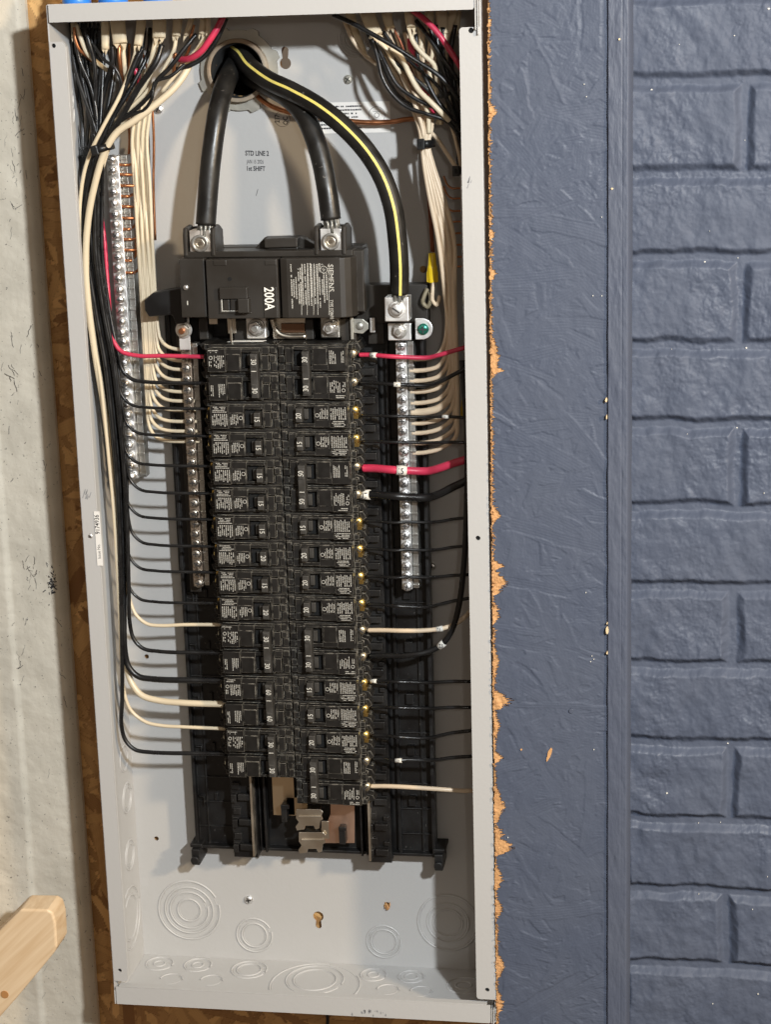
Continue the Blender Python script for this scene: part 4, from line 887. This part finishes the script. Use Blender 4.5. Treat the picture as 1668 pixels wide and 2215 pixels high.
wire('thick cream wire sweeping down from the top, bending right to the double 60 amp breaker',[(418,120,.055),(400,160,.045),(375,193,.040),(330,232,.036),(290,262,.034),(255,285,.034),(235,312,.034),(222,340,.036),(205,400,.038),(193,460,.040),(186,540,.042),(190,640,.044),(205,760,.047),(225,880,.050),(240,1000,.053),(252,1130,.056),(258,1240,.058),(266,1350,.058),(272,1430,.055),(284,1475,.050),(306,1503,.048),(345,1515,.048),(400,1520,.047),(492,1523,.050)],.0030,WWHT,group=GL,n=14)
wire('thin cream wire in the left bundle, uppermost cream one to the left breakers',[(345,90,.05),(330,150,.045),(305,200,.045),(262,270,.043),(232,330,.045),(212,420,.050),(208,520,.050),(216,640,.052),(232,780,.052),(246,900,.054),(256,1040,.055),(262,1150,.055),(270,1240,.053),(279,1290,.050),(293,1328,.048),(318,1349,.048),(350,1353,.048),(400,1351,.048),(490,1351,.050)],.0017,WWHT,group=GL)
# bulk blacks hugging the side wall that only run down with the bundle
for k,(x1_,x2_,x3_,x4_,r,lab) in enumerate(((166,172,222,262,.0024,'outermost fat black wire running down the left side wall'),(180,198,236,266,.0022,'fat black wire between the cream wires in the left bundle'),(196,212,240,262,.0020,'black wire right of the cream wires in the left bundle'),(204,225,244,258,.0020,'black wire hugging the left ground bar'))):
    wire(lab,[(172+k*26,62,.06),(178+k*22,170,.052),(205+k*4,320,.044),(x1_,480,.046),(x2_,640,.048),((x2_+x3_)/2,770,.050),(x3_,900,.052),((x3_+x4_)/2-3,1040,.054),(x4_-8,1150,.056),(x4_*.5+133,1270,.060),(268-k,1350-12*k,.060),(270,1415-15*k,.060)],r,WBLK,group='black wires running down the left bundle')
for k in range(9):     # thin blacks in the corner shadow
    x=140+k*7; wire(f'thin black wire in the shaded top left corner, {ORD[k]} from the left side wall',[(150+k*9,50,.055+.003*(k%3)),(x+14+4*(k%2),110,.06),(x+22-(k%3)*4,180,.065),(x+24+(k%2)*5,250,.062),(x*.5+103,330,.058),(x*.4+112,430,.058),(x*.4+120,560,.06),(x*.4+142,700,.062),(x*.3+172,850,.064)],.00125,WBLK,group='thin black wires in the top left corner')
# left neutrals
GN='cream neutral wires to the left neutral bar'
ys=[757,781,800,823,848,868,888,912,933,955]
for k,y in enumerate(ys):
    xt_=322-3.6*k*.98; xb=330+ (k%3)*3+ (y-757)*.03
    xm=[331,326,322,318,314,309,305,300,297,293][k]
    v=lambda yy: 332-3.5*k+.055*(yy-560)+random.uniform(-.8,.8)
    wire(f'cream neutral wire bending into the left neutral bar, {ORD[k]} of its row',[(320-k*3,150,.075),(327-k*3.4,215,.072),(v(300),300,.070+.0016*(k%3)),(v(400),400,.068+.0018*(k%4)),(v(500),500,.066+.002*(k%3)),(v(600),600,.067),(v(y-70),y-70,.066),(v(y-45)+1,y-45,.065),(v(y-25)+5,y-25,.064),(v(y)+17,y-9,.062),(v(y)+36,y-2,.061),(398+k*2.6,y,.061),(408+k*2.6,y,.062)],.00165,WWHT,group=GN,per=6)
# copper grounds to the left ground bar
for k,y in enumerate((357,378,402,425,447,472,496,518,541,564,590)):
    x=258+(y-357)*.055; xe=288+(k%3)*9
    wire(f'bare copper ground wire ending at the left ground bar, {ORD[k]} of its row',[(x-2,y,.066),(x+14,y+.5,.066),(xe-6,y+random.uniform(-1,1),.072),(xe+4,y-8,.076),(xe+6,y-30,.080),(xe+8,y-70,.082)],.00130,COP,group='copper ground wires to the left ground bar',per=5,cat='ground wire')
for k,(a,b_) in enumerate(((278,262),(286,270),(331,326))):
    wire(('copper wire running down behind the left cream wires','second copper wire running down beside the left ground bar','copper wire showing right of the left cream wires')[k],[(258+k*22,95,.07),(a-8,170,.078),(a,260,.082),(a+2,320,.084),(b_+6,400,.085),(b_+10,520,.086)],.00115,COP,cat='ground wire')
# ------------------------------------------------------------------ wires to the right breakers
B='WB'
def xr_(y): return 1004+(y-750)*.0155
RWIRES=[(768,WRED,.0020,[(.17,'9')],'red wire from the top right breaker to the right side',-17),(828,WBLK,.0018,[(.30,'4')],'dark grey wire with a white sleeve from the top right double breaker',-33),
 (899,WBLK,.0014,[(.70,'7')],'thin black wire with a white number sleeve right of the silver neutral bar',6),(955,WBLK,.0014,[],'thin black wire from the right 15 amp breaker, above the thick red wire',3),
 (1013,WRED,.0036,[(.33,'15')],'thick red wire with a printed sleeve to the double 50 amp breaker',-21),(1070,WBLK,.0036,[(.03,'17')],'thick black wire with a white sleeve at the double 50 amp breaker',-33),
 (1127,WBLK,.0014,[],'thin black wire just below the thick black wire, right side',-8),(1187,WBLK,.0014,[],'second thin black wire below the thick black wire, right side',-7),
 (1246,WBLK,.0015,[],'third thin black wire below the thick one, beside the bottom of the silver bar',-3),(1307,WBLK,.0016,[],'fourth thin black wire below the thick one, above the cream wire',-14),
 (1473,WBLK,.0016,[(.05,'23')],'thin black wire with a white sleeve touching its breaker, right side',1),(1529,WBLK,.0016,[],'thin black wire crossing the tray below the sleeved one, right side',1),(1590,WBLK,.0017,[],'thin black wire third from the bottom, right side',-11),(1641,WBLK,.0017,[(.26,'17')],'thin black wire with a white sleeve over the tray, right side lowest black',-6)]
for y,m_,r,sl,lab,dy in RWIRES:
    x0_=790+(y-768)*.033; yy=[(x0_-12,y,.051),(x0_+8,y,.049),(845+(y-768)*.02,y+1.5+ (2 if dy<0 else 0),.043),(880,y+2+(3 if dy<-10 else 0),.045),(925,y+3+(3 if dy<-10 else 0),.047),(950,y+2+dy*.10,.0425),(980,y+dy*.50,.0405),(xr_(y)+6,y+dy*1.05,.042),(xr_(y)+26,y+dy*1.9,.046)]
    wire(lab,yy,r,m_,group=GR,sleeves=sl,n=14 if r>.003 else 10)
wire('cream wire with a white sleeve from the right double 30 amp breaker',[(796,1363,.051),(830,1363,.047),(870,1364,.043),(925,1363,.045),(965,1357,.048),(995,1343,.052),(1020,1318,.056),(1032,1290,.06)],.0021,WWHD,group=GR,sleeves=[(.52,'21')])
wire('fat black wire with a sleeve rising along the right flange',[(800,1418,.051),(835,1418,.047),(885,1417,.042),(930,1408,.043),(958,1392,.043),(978,1362,.042),(993,1310,.040),(1003,1230,.038),(1009,1120,.036),(1011,1000,.036),(1008,900,.038),(1003,830,.042),(1000,780,.046)],.0026,WBLK,group=GR,sleeves=[(.33,'23')],n=14)
wire('pinkish cream wire from the lowest right double breaker',[(800,1700,.051),(840,1700,.047),(900,1703,.044),(960,1707,.047),(1010,1710,.052),(1040,1708,.056)],.0021,WWHD,name='white_wire',group=GR)
mb=MB(); 
for y,cx in ((1363,802),(1417,808),(1700,810),(768,786),(828,789)): mb=MB()
# right neutrals
yr=[777,802,824,848,872,892,916,937,959,980]
for k,y in enumerate(yr):
    r=.0020 if y!=892 else .0033
    xs=918+k*2.6; xm=930+k*5.5
    wire(f'tan white neutral wire bending into the silver neutral bar, {ORD[k]} of its row',[(885+(y-777)*.04,y,.060),(905,y,.060),(925,y-2,.058),(948+k*.6,y-10,.056),(962+k*2.6,y-34,.054),(968+k*2.4+(2 if k==5 else 0),y-80,.053+.001*(k%3)),(963+k*2.3,640-(k%3)*10,.044+.0015*(k%4)),(948+k*3.8,520,.042+.002*(k%3)),(930+k*3.4,430,.041+.002*(k%2)),(918+k*2.2,360,.043+.002*(k%2)),(913+k*1.5,312,.046),(908+k*2.8,280,.050),(890+k*5,230,.06),(850+k*11,150,.062),(800+k*19,70,.058)],r,WWHD if k not in (3,) else WWHD,group='neutral wires to the silver neutral bar',per=6,n=10 if r<.003 else 14)
# ------------------------------------------------------------------ right top clutter
RC=[('black wire crossing diagonally over the top right wires',[(720,33,.03),(760,50,.028),(800,72,.026),(850,100,.026),(900,132,.028),(950,165,.030),(985,205,.034),(1008,245,.04)],.0019,WBLK),
('red wire dropping to the right flange at the top right',[(893,25,.04),(915,40,.036),(945,70,.034),(970,105,.034),(996,145,.036),(1012,175,.04)],.0025,WRED),
('curved black wire bulging lowest on the left of the top right tangle',[(805,85,.045),(818,130,.042),(826,165,.040),(845,200,.040),(880,232,.040),(925,248,.040),(965,262,.042),(990,290,.046),(1004,330,.05)],.0017,WBLK),
('black wire curving just inside the lowest one of the top right tangle',[(812,90,.044),(835,140,.041),(860,185,.040),(900,215,.040),(950,240,.041),(990,275,.044),(1004,310,.05)],.0017,WBLK),
('black wire with a soft bend through the middle of the top right tangle',[(818,88,.05),(850,130,.046),(885,160,.044),(925,195,.044),(960,235,.045),(990,280,.05)],.0016,WBLK),
('glossy black wire dropping beside the long cream wire, top right',[(900,75,.05),(905,130,.046),(925,180,.042),(950,225,.042),(975,255,.044),(1000,300,.05)],.0017,WBLK),
('black wire at the right end of the top right tangle',[(930,60,.05),(950,120,.048),(965,170,.048),(985,215,.05),(1000,260,.052)],.0020,WBLK),
('black wire along the right flange, top right corner',[(958,60,.055),(960,120,.055),(975,190,.055),(992,260,.056),(1002,340,.058),(1000,370,.06)],.0022,WBLK),
('slack black wire nearest the corner, top right',[(985,55,.06),(975,120,.06),(985,200,.06),(990,300,.06),(993,370,.06)],.0020,WBLK),
('long cream wire sweeping through the top right tangle',[(845,105,.042),(868,125,.040),(885,160,.038),(905,195,.037),(935,225,.037),(955,245,.038),(972,262,.042)],.0023,WWHT),
('cream wire curving off a round jacket end, top right',[(886,62,.045),(893,90,.044),(915,118,.044),(938,140,.046),(945,170,.05),(945,220,.056)],.0021,WWHT),
('cream wire left of the long sweeping one, top right',[(800,80,.046),(830,100,.045),(848,130,.045),(868,160,.047)],.0020,WWHT),
('cream wire in the centre of the top right tangle',[(925,68,.05),(936,110,.05),(928,150,.052),(938,190,.055),(935,240,.058)],.0018,WWHT),
('cream wire nearest the flange, top right',[(960,72,.055),(965,110,.055),(962,150,.056),(975,200,.058),(945,270,.058)],.0018,WWHT),
('tan wire dropping from the tie toward the small right tie',[(930,285,.055),(945,300,.054),(965,330,.053),(985,360,.054),(992,372,.055)],.0017,WWHD),
('tan wire falling straight to the small right tie',[(970,250,.055),(985,300,.054),(995,345,.054),(998,372,.055)],.0017,WWHD),
('dark red wire end showing through the top right tangle',[(886,85,.055),(889,105,.053),(900,120,.053),(908,160,.056),(930,225,.054),(940,245,.056)],.0022,WRED),
('copper wire twisting through the top right tangle',[(850,60,.055),(868,95,.054),(880,130,.056),(900,180,.06),(915,240,.062),(925,320,.065),(930,420,.068),(938,550,.07)],.0011,COP_SHADE),
('copper wire next to the yellow wire nut',[(915,260,.07),(922,380,.07),(930,480,.07),(934,545,.07)],.0010,COP_SHADE),
('copper wire close above the long cream wire, top right',[(845,100,.048),(858,118,.044),(870,132,.046),(895,180,.055)],.0012,COP),
('tan jacketed wire fanning behind the top right tangle',[(745,45,.07),(765,90,.072),(790,120,.074),(815,140,.07)],.0019,WWHD),
('black wire tail leaving the top right tangle leftward',[(790,60,.06),(800,85,.056),(806,100,.054),(830,150,.052),(860,205,.052),(900,235,.054)],.0015,WBLK)]
RC+=[('cream wire crossing low under the diagonal black wire, top right',[(815,75,.05),(845,105,.047),(880,150,.044),(905,195,.044),(925,245,.046),(928,290,.046)],.0020,WWHT),
('tan wire left of the long cream wire joining the tie, top right',[(835,60,.058),(850,110,.054),(870,165,.050),(895,220,.048),(912,270,.048),(918,300,.046)],.0019,WWHD),
('cream wire hooking round behind the dark red end, top right',[(905,60,.06),(912,95,.058),(900,135,.056),(915,180,.054),(948,225,.052),(955,270,.054)],.0019,WWHT),
('black wire slanting under the top right flange corner',[(900,45,.05),(930,85,.046),(960,130,.044),(985,165,.046),(1004,200,.05)],.0018,WBLK),
('black wire dropping straight beside the cream ones, top right',[(945,55,.056),(948,110,.054),(955,165,.052),(970,225,.052),(990,275,.054)],.0018,WBLK),
('thin black wire looping across the middle of the top right tangle',[(830,70,.052),(862,112,.050),(905,150,.048),(945,185,.048),(980,240,.05),(998,320,.054)],.0014,WBLK)]
for lab,pts,r,m_ in RC: wire(lab,pts,r,m_,group=None,cat='ground wire' if m_ in (COP,COP_SHADE) else 'wire')
for k,y in enumerate((408,430,457,480,505,530,556,577)):
    wire(f'bare copper ground wire reaching the hidden right ground bar, {ORD[k]} of its row',[(960,y-26,.078),(968,y-8,.074),(978,y,.070),(992,y,.066),(1006,y,.064)],.0009,COP,group='copper ground wires to the right ground bar',per=4,cat='ground wire')
wire('tan loop of wire below the yellow wire nut',[(938,610,.06),(936,630,.058),(936,650,.058),(945,660,.058),(952,640,.058)],.0017,WWHD)
wire('dark twisted loop of wire left of the tan loop',[(925,625,.062),(918,640,.060),(915,655,.060),(925,664,.060),(932,650,.060),(930,632,.062)],.0019,mat('grimy_wire',(.20,.17,.11),.5,.2,.0004,200,.5,100),name='tan_wire')
# ------------------------------------------------------------------ left top clutter
LC=[('red wire curling down from the top left of the cable hole',[(483,36,.035),(470,62,.033),(452,90,.032),(435,112,.033),(415,126,.036),(395,130,.042),(380,125,.05)],.0028,WRED),
('black wire following the red curl at the top left',[(490,40,.045),(470,85,.045),(440,125,.044),(405,145,.044),(375,152,.05)],.0020,WBLK),
('cream wire under the red curl at the top left',[(455,60,.05),(440,85,.048),(425,110,.048),(400,135,.046),(385,155,.045),(350,200,.045)],.0018,WWHT),
('fat black wire leaving the fourth cable jacket, top left',[(350,98,.04),(340,130,.036),(325,155,.035),(300,190,.035),(265,250,.036),(240,292,.038),(222,322,.04)],.0026,WBLK),
('black wire crossing from the corner jacket toward the tie, top left',[(425,75,.04),(400,105,.036),(365,150,.034),(340,175,.034),(325,205,.034),(290,240,.035),(255,265,.036),(235,290,.038)],.0019,WBLK),
('black wire just left of the cream one above the tie, top left',[(308,105,.044),(295,130,.042),(270,190,.040),(245,240,.040),(228,285,.040),(212,322,.04)],.0024,WBLK),
('black wire with a loose hump over the thick cream wire',[(400,140,.038),(370,165,.034),(335,180,.033),(328,215,.032),(310,240,.033),(288,248,.034),(262,262,.036)],.0015,WBLK),
('cream wire out of the first jacket end, top left',[(165,55,.045),(175,85,.044),(190,118,.046),(215,140,.05),(245,162,.055)],.0020,WWHT),
('copper wire beside the first jacket end, top left',[(160,60,.042),(163,85,.042),(172,108,.044),(190,125,.05),(215,150,.06)],.0013,COP),
('copper wire hanging below the second jacket end, top left',[(258,98,.045),(258,125,.045),(263,160,.05),(268,190,.06)],.0017,COP),
('cream wire below the second jacket end, top left',[(265,98,.045),(268,130,.046),(272,165,.05),(282,205,.06)],.0020,WWHT),
('black wire under the second jacket end, top left',[(243,100,.045),(243,135,.046),(230,180,.05),(215,250,.05),(208,320,.045)],.0022,WBLK),
('black wire dropping left of the second jacket end, top left',[(182,52,.042),(192,90,.04),(203,130,.042),(207,180,.044),(205,250,.046),(203,320,.048)],.0019,WBLK),
('copper wire curling at the corner jacket, top left',[(420,55,.05),(412,85,.048),(408,110,.05),(385,150,.055)],.0012,COP),
('short copper end poking up beside the curl, top left',[(380,115,.04),(378,140,.040),(375,158,.042)],.0013,COP),
('cream wire slanting over the thick cream wire, top left',[(335,180,.042),(300,218,.040),(270,245,.040),(250,262,.042)],.0018,WWHT),
('cream wire out of the fourth jacket end, top left',[(337,85,.042),(330,120,.042),(318,165,.045),(305,215,.052),(292,260,.06)],.0022,WWHT),
('black wire behind the third jacket end, top left',[(312,60,.06),(306,110,.06),(290,160,.06),(262,210,.058),(240,262,.055)],.0022,WBLK),
('dark red wire half hidden under the third jacket, top left',[(292,150,.05),(300,175,.05),(302,195,.052),(296,215,.058)],.0022,WRED)]
LC+=[('cream wire leaving the short jacket and diving under the black ones, top left',[(381,80,.046),(376,110,.045),(360,140,.044),(338,180,.042),(310,215,.042),(285,245,.042)],.0018,WWHT),
('thin black wire squiggling across the corner bundle, top left',[(200,95,.040),(225,130,.038),(250,150,.038),(262,185,.040),(240,235,.040),(218,290,.040)],.0014,WBLK),
('black wire slanting left to right under the first jackets, top left',[(160,70,.044),(172,130,.046),(195,185,.046),(208,240,.044),(210,310,.042)],.0017,WBLK),
('black wire hidden partly by the slanting jacket, top left',[(325,62,.06),(322,110,.054),(300,160,.048),(275,205,.044),(248,250,.042),(228,300,.040)],.0020,WBLK)]
for lab,pts,r,m_ in LC: wire(lab,pts,r,m_,cat='ground wire' if m_ in (COP,COP_SHADE) else 'wire')
# cable jackets entering through the top
GJ='cable jacket ends hanging from the top'
def jacket(label,pts,wpx,th=.0032,taper=.8,wdir=(1,0,0)):
    path=pxpath(pts,5); s=sc(pts[0][0],pts[0][1],pts[0][2]); P=[Vector(p) for p in path]; o0=P[-1]; n=len(P)
    mb=MB(); mb.ribbon([p-o0 for p in P],[wpx*s/2*(1-(1-taper)*i/(n-1)) for i in range(n)],th,wdir)
    e=P[-1]-o0; d=(P[-1]-P[-3]).normalized(); hw=wpx*s/2*taper       # torn tails at the cut end
    for k in range(2):
        x=(k-.5)*hw*1.0*random.uniform(.7,1.2); L=random.uniform(.003,.007); b0=e+Vector((x,-th*.3,0)); mb.add([b0+Vector((-hw*.42,0,0)),b0+Vector((hw*.42,0,0)),b0+d*L+Vector((random.uniform(-1,1)*.001,-.001,0)),b0+Vector((0,.0012,0))],[(0,1,2),(1,3,2),(3,0,2),(0,3,1)])
    o=obj('cable_jacket',mb,JACK); o.location=o0; return tag(o,label,'cable jacket',GJ)
jacket('small frayed cream jacket end nearest the left corner',[(158,15,.055),(160,50,.050),(161,82,.046)],15)
jacket('cream jacket end, left of the wide second pair',[(228,12,.055),(228,55,.046),(228,108,.042)],20)
jacket('wide cream jacket end with a torn brown lip at the top left',[(252,12,.052),(255,55,.044),(260,96,.040)],34,.0036,.9)
jacket('slanting cream jacket end third from the left corner',[(305,12,.055),(305,55,.048),(298,100,.042)],22)
jacket('broad split cream jacket end fourth from the left corner',[(343,12,.052),(345,50,.044),(344,84,.040)],30,.0034,.95)
jacket('short cream jacket end left of the red curl',[(385,12,.055),(384,50,.048),(381,80,.044)],22)
jacket('thin twisted cream jacket end beside the red curl',[(420,12,.055),(412,50,.048),(402,78,.046)],12)
jacket('cream jacket end touching the red curl',[(438,12,.055),(440,45,.046),(436,76,.042)],15)
jacket('flat cream jacket end right above the red curl',[(448,12,.055),(450,45,.046),(450,72,.044)],12)
jacket('tan flat jacket fanning out leftmost of the top right group',[(755,12,.075),(765,60,.072),(788,110,.070)],26,.0024,.35)
jacket('wide cream jacket end with two wires, second of the top right group',[(790,12,.055),(800,45,.048),(815,78,.044)],34,.0036,.8)
jacket('brown edged jacket end, third of the top right group',[(838,12,.06),(838,40,.054),(845,62,.050)],26,.003,.7)
jacket('round cream jacket end with a cream wire, top right group',[(884,12,.052),(886,40,.045),(890,62,.042)],20,.0052,.95)
jacket('cream jacket end just right of the red wire, top right group',[(928,12,.06),(930,45,.056),(932,68,.053)],20)
jacket('tan jacket end partly behind the red wire, top right group',[(955,12,.06),(956,45,.058),(958,75,.056)],28,.003)
jacket('square cream jacket end near the right corner',[(985,12,.065),(975,50,.062),(965,80,.06)],22)
jacket('yellow tinted jacket end in the top right corner',[(992,12,.07),(990,45,.068),(988,70,.066)],14)
# cable ties
def tie(label,px,py,Y,wpx,hpx,rot=0,head=.3):
    q=at(px,py,Y); s=sc(px,py,Y); o=thing('cable_tie',label,'cable tie',tuple(q)); w2=wpx*s/2; h2=hpx*s/2
    mb=MB(); A=Matrix.Rotation(R_(rot),3,'Y'); n=28; vs=[]
    for i in range(n):
        a=2*math.pi*i/n
        for zz,k in ((-h2,1),(h2,1),(h2,.88),(-h2,.88)): vs.append(A@Vector((w2*k*math.cos(a),.011*(1-math.sin(a))*1-.0115+.0115+(.0012 if k<1 else 0)*-1*math.sin(a)-.0,zz))-Vector((0,0.002,0)))
    mb.add(vs,[(i*4+k,i*4+(k+1)%4,((i+1)%n)*4+(k+1)%4,((i+1)%n)*4+k) for i in range(n) for k in range(4)],True); obj('strap',mb,WBLK,o)
    mb=MB(); c=A@Vector((w2*(head*2-1)*1.0,-.0035,0)); mb.obox(c,.0032,.0022,h2*1.45,A); h=obj('head',mb,WBLK,o,.0007)
    mb=MB(); mb.obox(c-Vector((0,.0023,0)),.0011,.0002,h2*.7,A); obj('head_slot',mb,DARK,h)
    return o
tie('black cable tie around the left bundle above the ground bar',217,323,.031,48,14,-14,.3)
tie('black cable tie with a square head around the right tan wires',922,312,.040,34,16,0,.2)
tie('small black cable tie at the right flange edge',992,370,.050,20,15,0,.3)
tie('black cable tie half hidden in the top right tangle',965,205,.048,44,9,-12,.4)
# wire nuts
def wnut(label,px,py,Y,wpx,hpx,flip=1):
    q=at(px,py,Y); s=sc(px,py,Y); o=thing('wire_nut',label,'wire nut',tuple(q)); r=wpx*s/2; L=hpx*s
    mb=MB(); n=28; vs=[]
    prof=[(0,.80,0),(.04,.90,0),(.30,.95,1),(.45,1.0,1),(.50,1.0,.3),(.60,.84,.6),(.96,.70,.6),(1,.60,0)]
    for t,k,rb in prof:
        for i in range(n):
            a=2*math.pi*i/n; rr=r*k*(1+(.05*rb if i%2 else -.03*rb)); vs.append((rr*math.cos(a),rr*math.sin(a),L*t))
    m_=len(prof); fs=[(j*n+i,j*n+(i+1)%n,(j+1)*n+(i+1)%n,(j+1)*n+i) for j in range(m_-1) for i in range(n)]+[tuple(range(n)),tuple(range(m_*n-1,(m_-1)*n-1,-1))]
    mb.add(vs,fs); obj('cap',mb,NUT,o,.0002)
    mb=MB()
    for k in (-1,1): mb.obox((k*r*.98,0,L*.20),r*.14,r*.30,L*.18)
    obj('wing',mb,NUT,o,.0005); return o
wnut('yellow wire nut left of the right tan wires above the neutral lug',936,612,.062,22,64)
wnut('sliver of a yellow wire nut beside the right flange',1008,905,.060,20,68)
# blue connectors on top of the box
for px,wd,lab in ((166,60,'leftmost blue plastic cable connector on top of the box'),(245,62,'middle blue plastic cable connector on top of the box'),(342,62,'rightmost blue plastic cable connector on top of the box')):
    q=at(px,5,.045); s=sc(px,5,.045); o=thing('cable_connector',lab,'cable connector',(float(q[0]),.045,zt+.0006),'blue cable connectors on top of the box'); r=wd*s/2
    mb=MB(); mb.cyl((0,0),r,0,.006,28,axis='Z'); 
    obj('collar',mb,BLUEP,o,.001); mb=MB(); mb.cyl((0,0),r*.82,.0061,.016,28,axis='Z'); obj('neck',mb,BLUEP,o,.001)
    mb=MB(); mb.cyl((0,0),r*.6,.0162,.12,20,axis='Z'); obj('cable_sheath',mb,JACK,o)
# dark cord under the box
wire('thin black wire hanging below the bottom of the panel box',[(706,2185,.094),(709,2205,.094),(707,2225,.094),(710,2260,.094)],.0016,WBLK,name='thin_wire',cat='wire')
# sticker on top of the first left breaker (seen on its upper side)
o=thing('breaker_top_sticker','grey sticker on the upper side of the top left breaker','sticker',(xc-.030,YF+.022,ztop+.0004))
mb=MB(); mb.add([(-.0168,-.006,0),(.0145,-.006,0),(.0165,.002,0),(-.0115,.002,0),(-.0168,-.006,.0003),(.0145,-.006,.0003),(.0165,.002,.0003),(-.0115,.002,.0003)],[(3,2,1,0),(4,5,6,7),(0,1,5,4),(1,2,6,5),(2,3,7,6),(3,0,4,7)]); obj('sheet',mb,STICK,o)
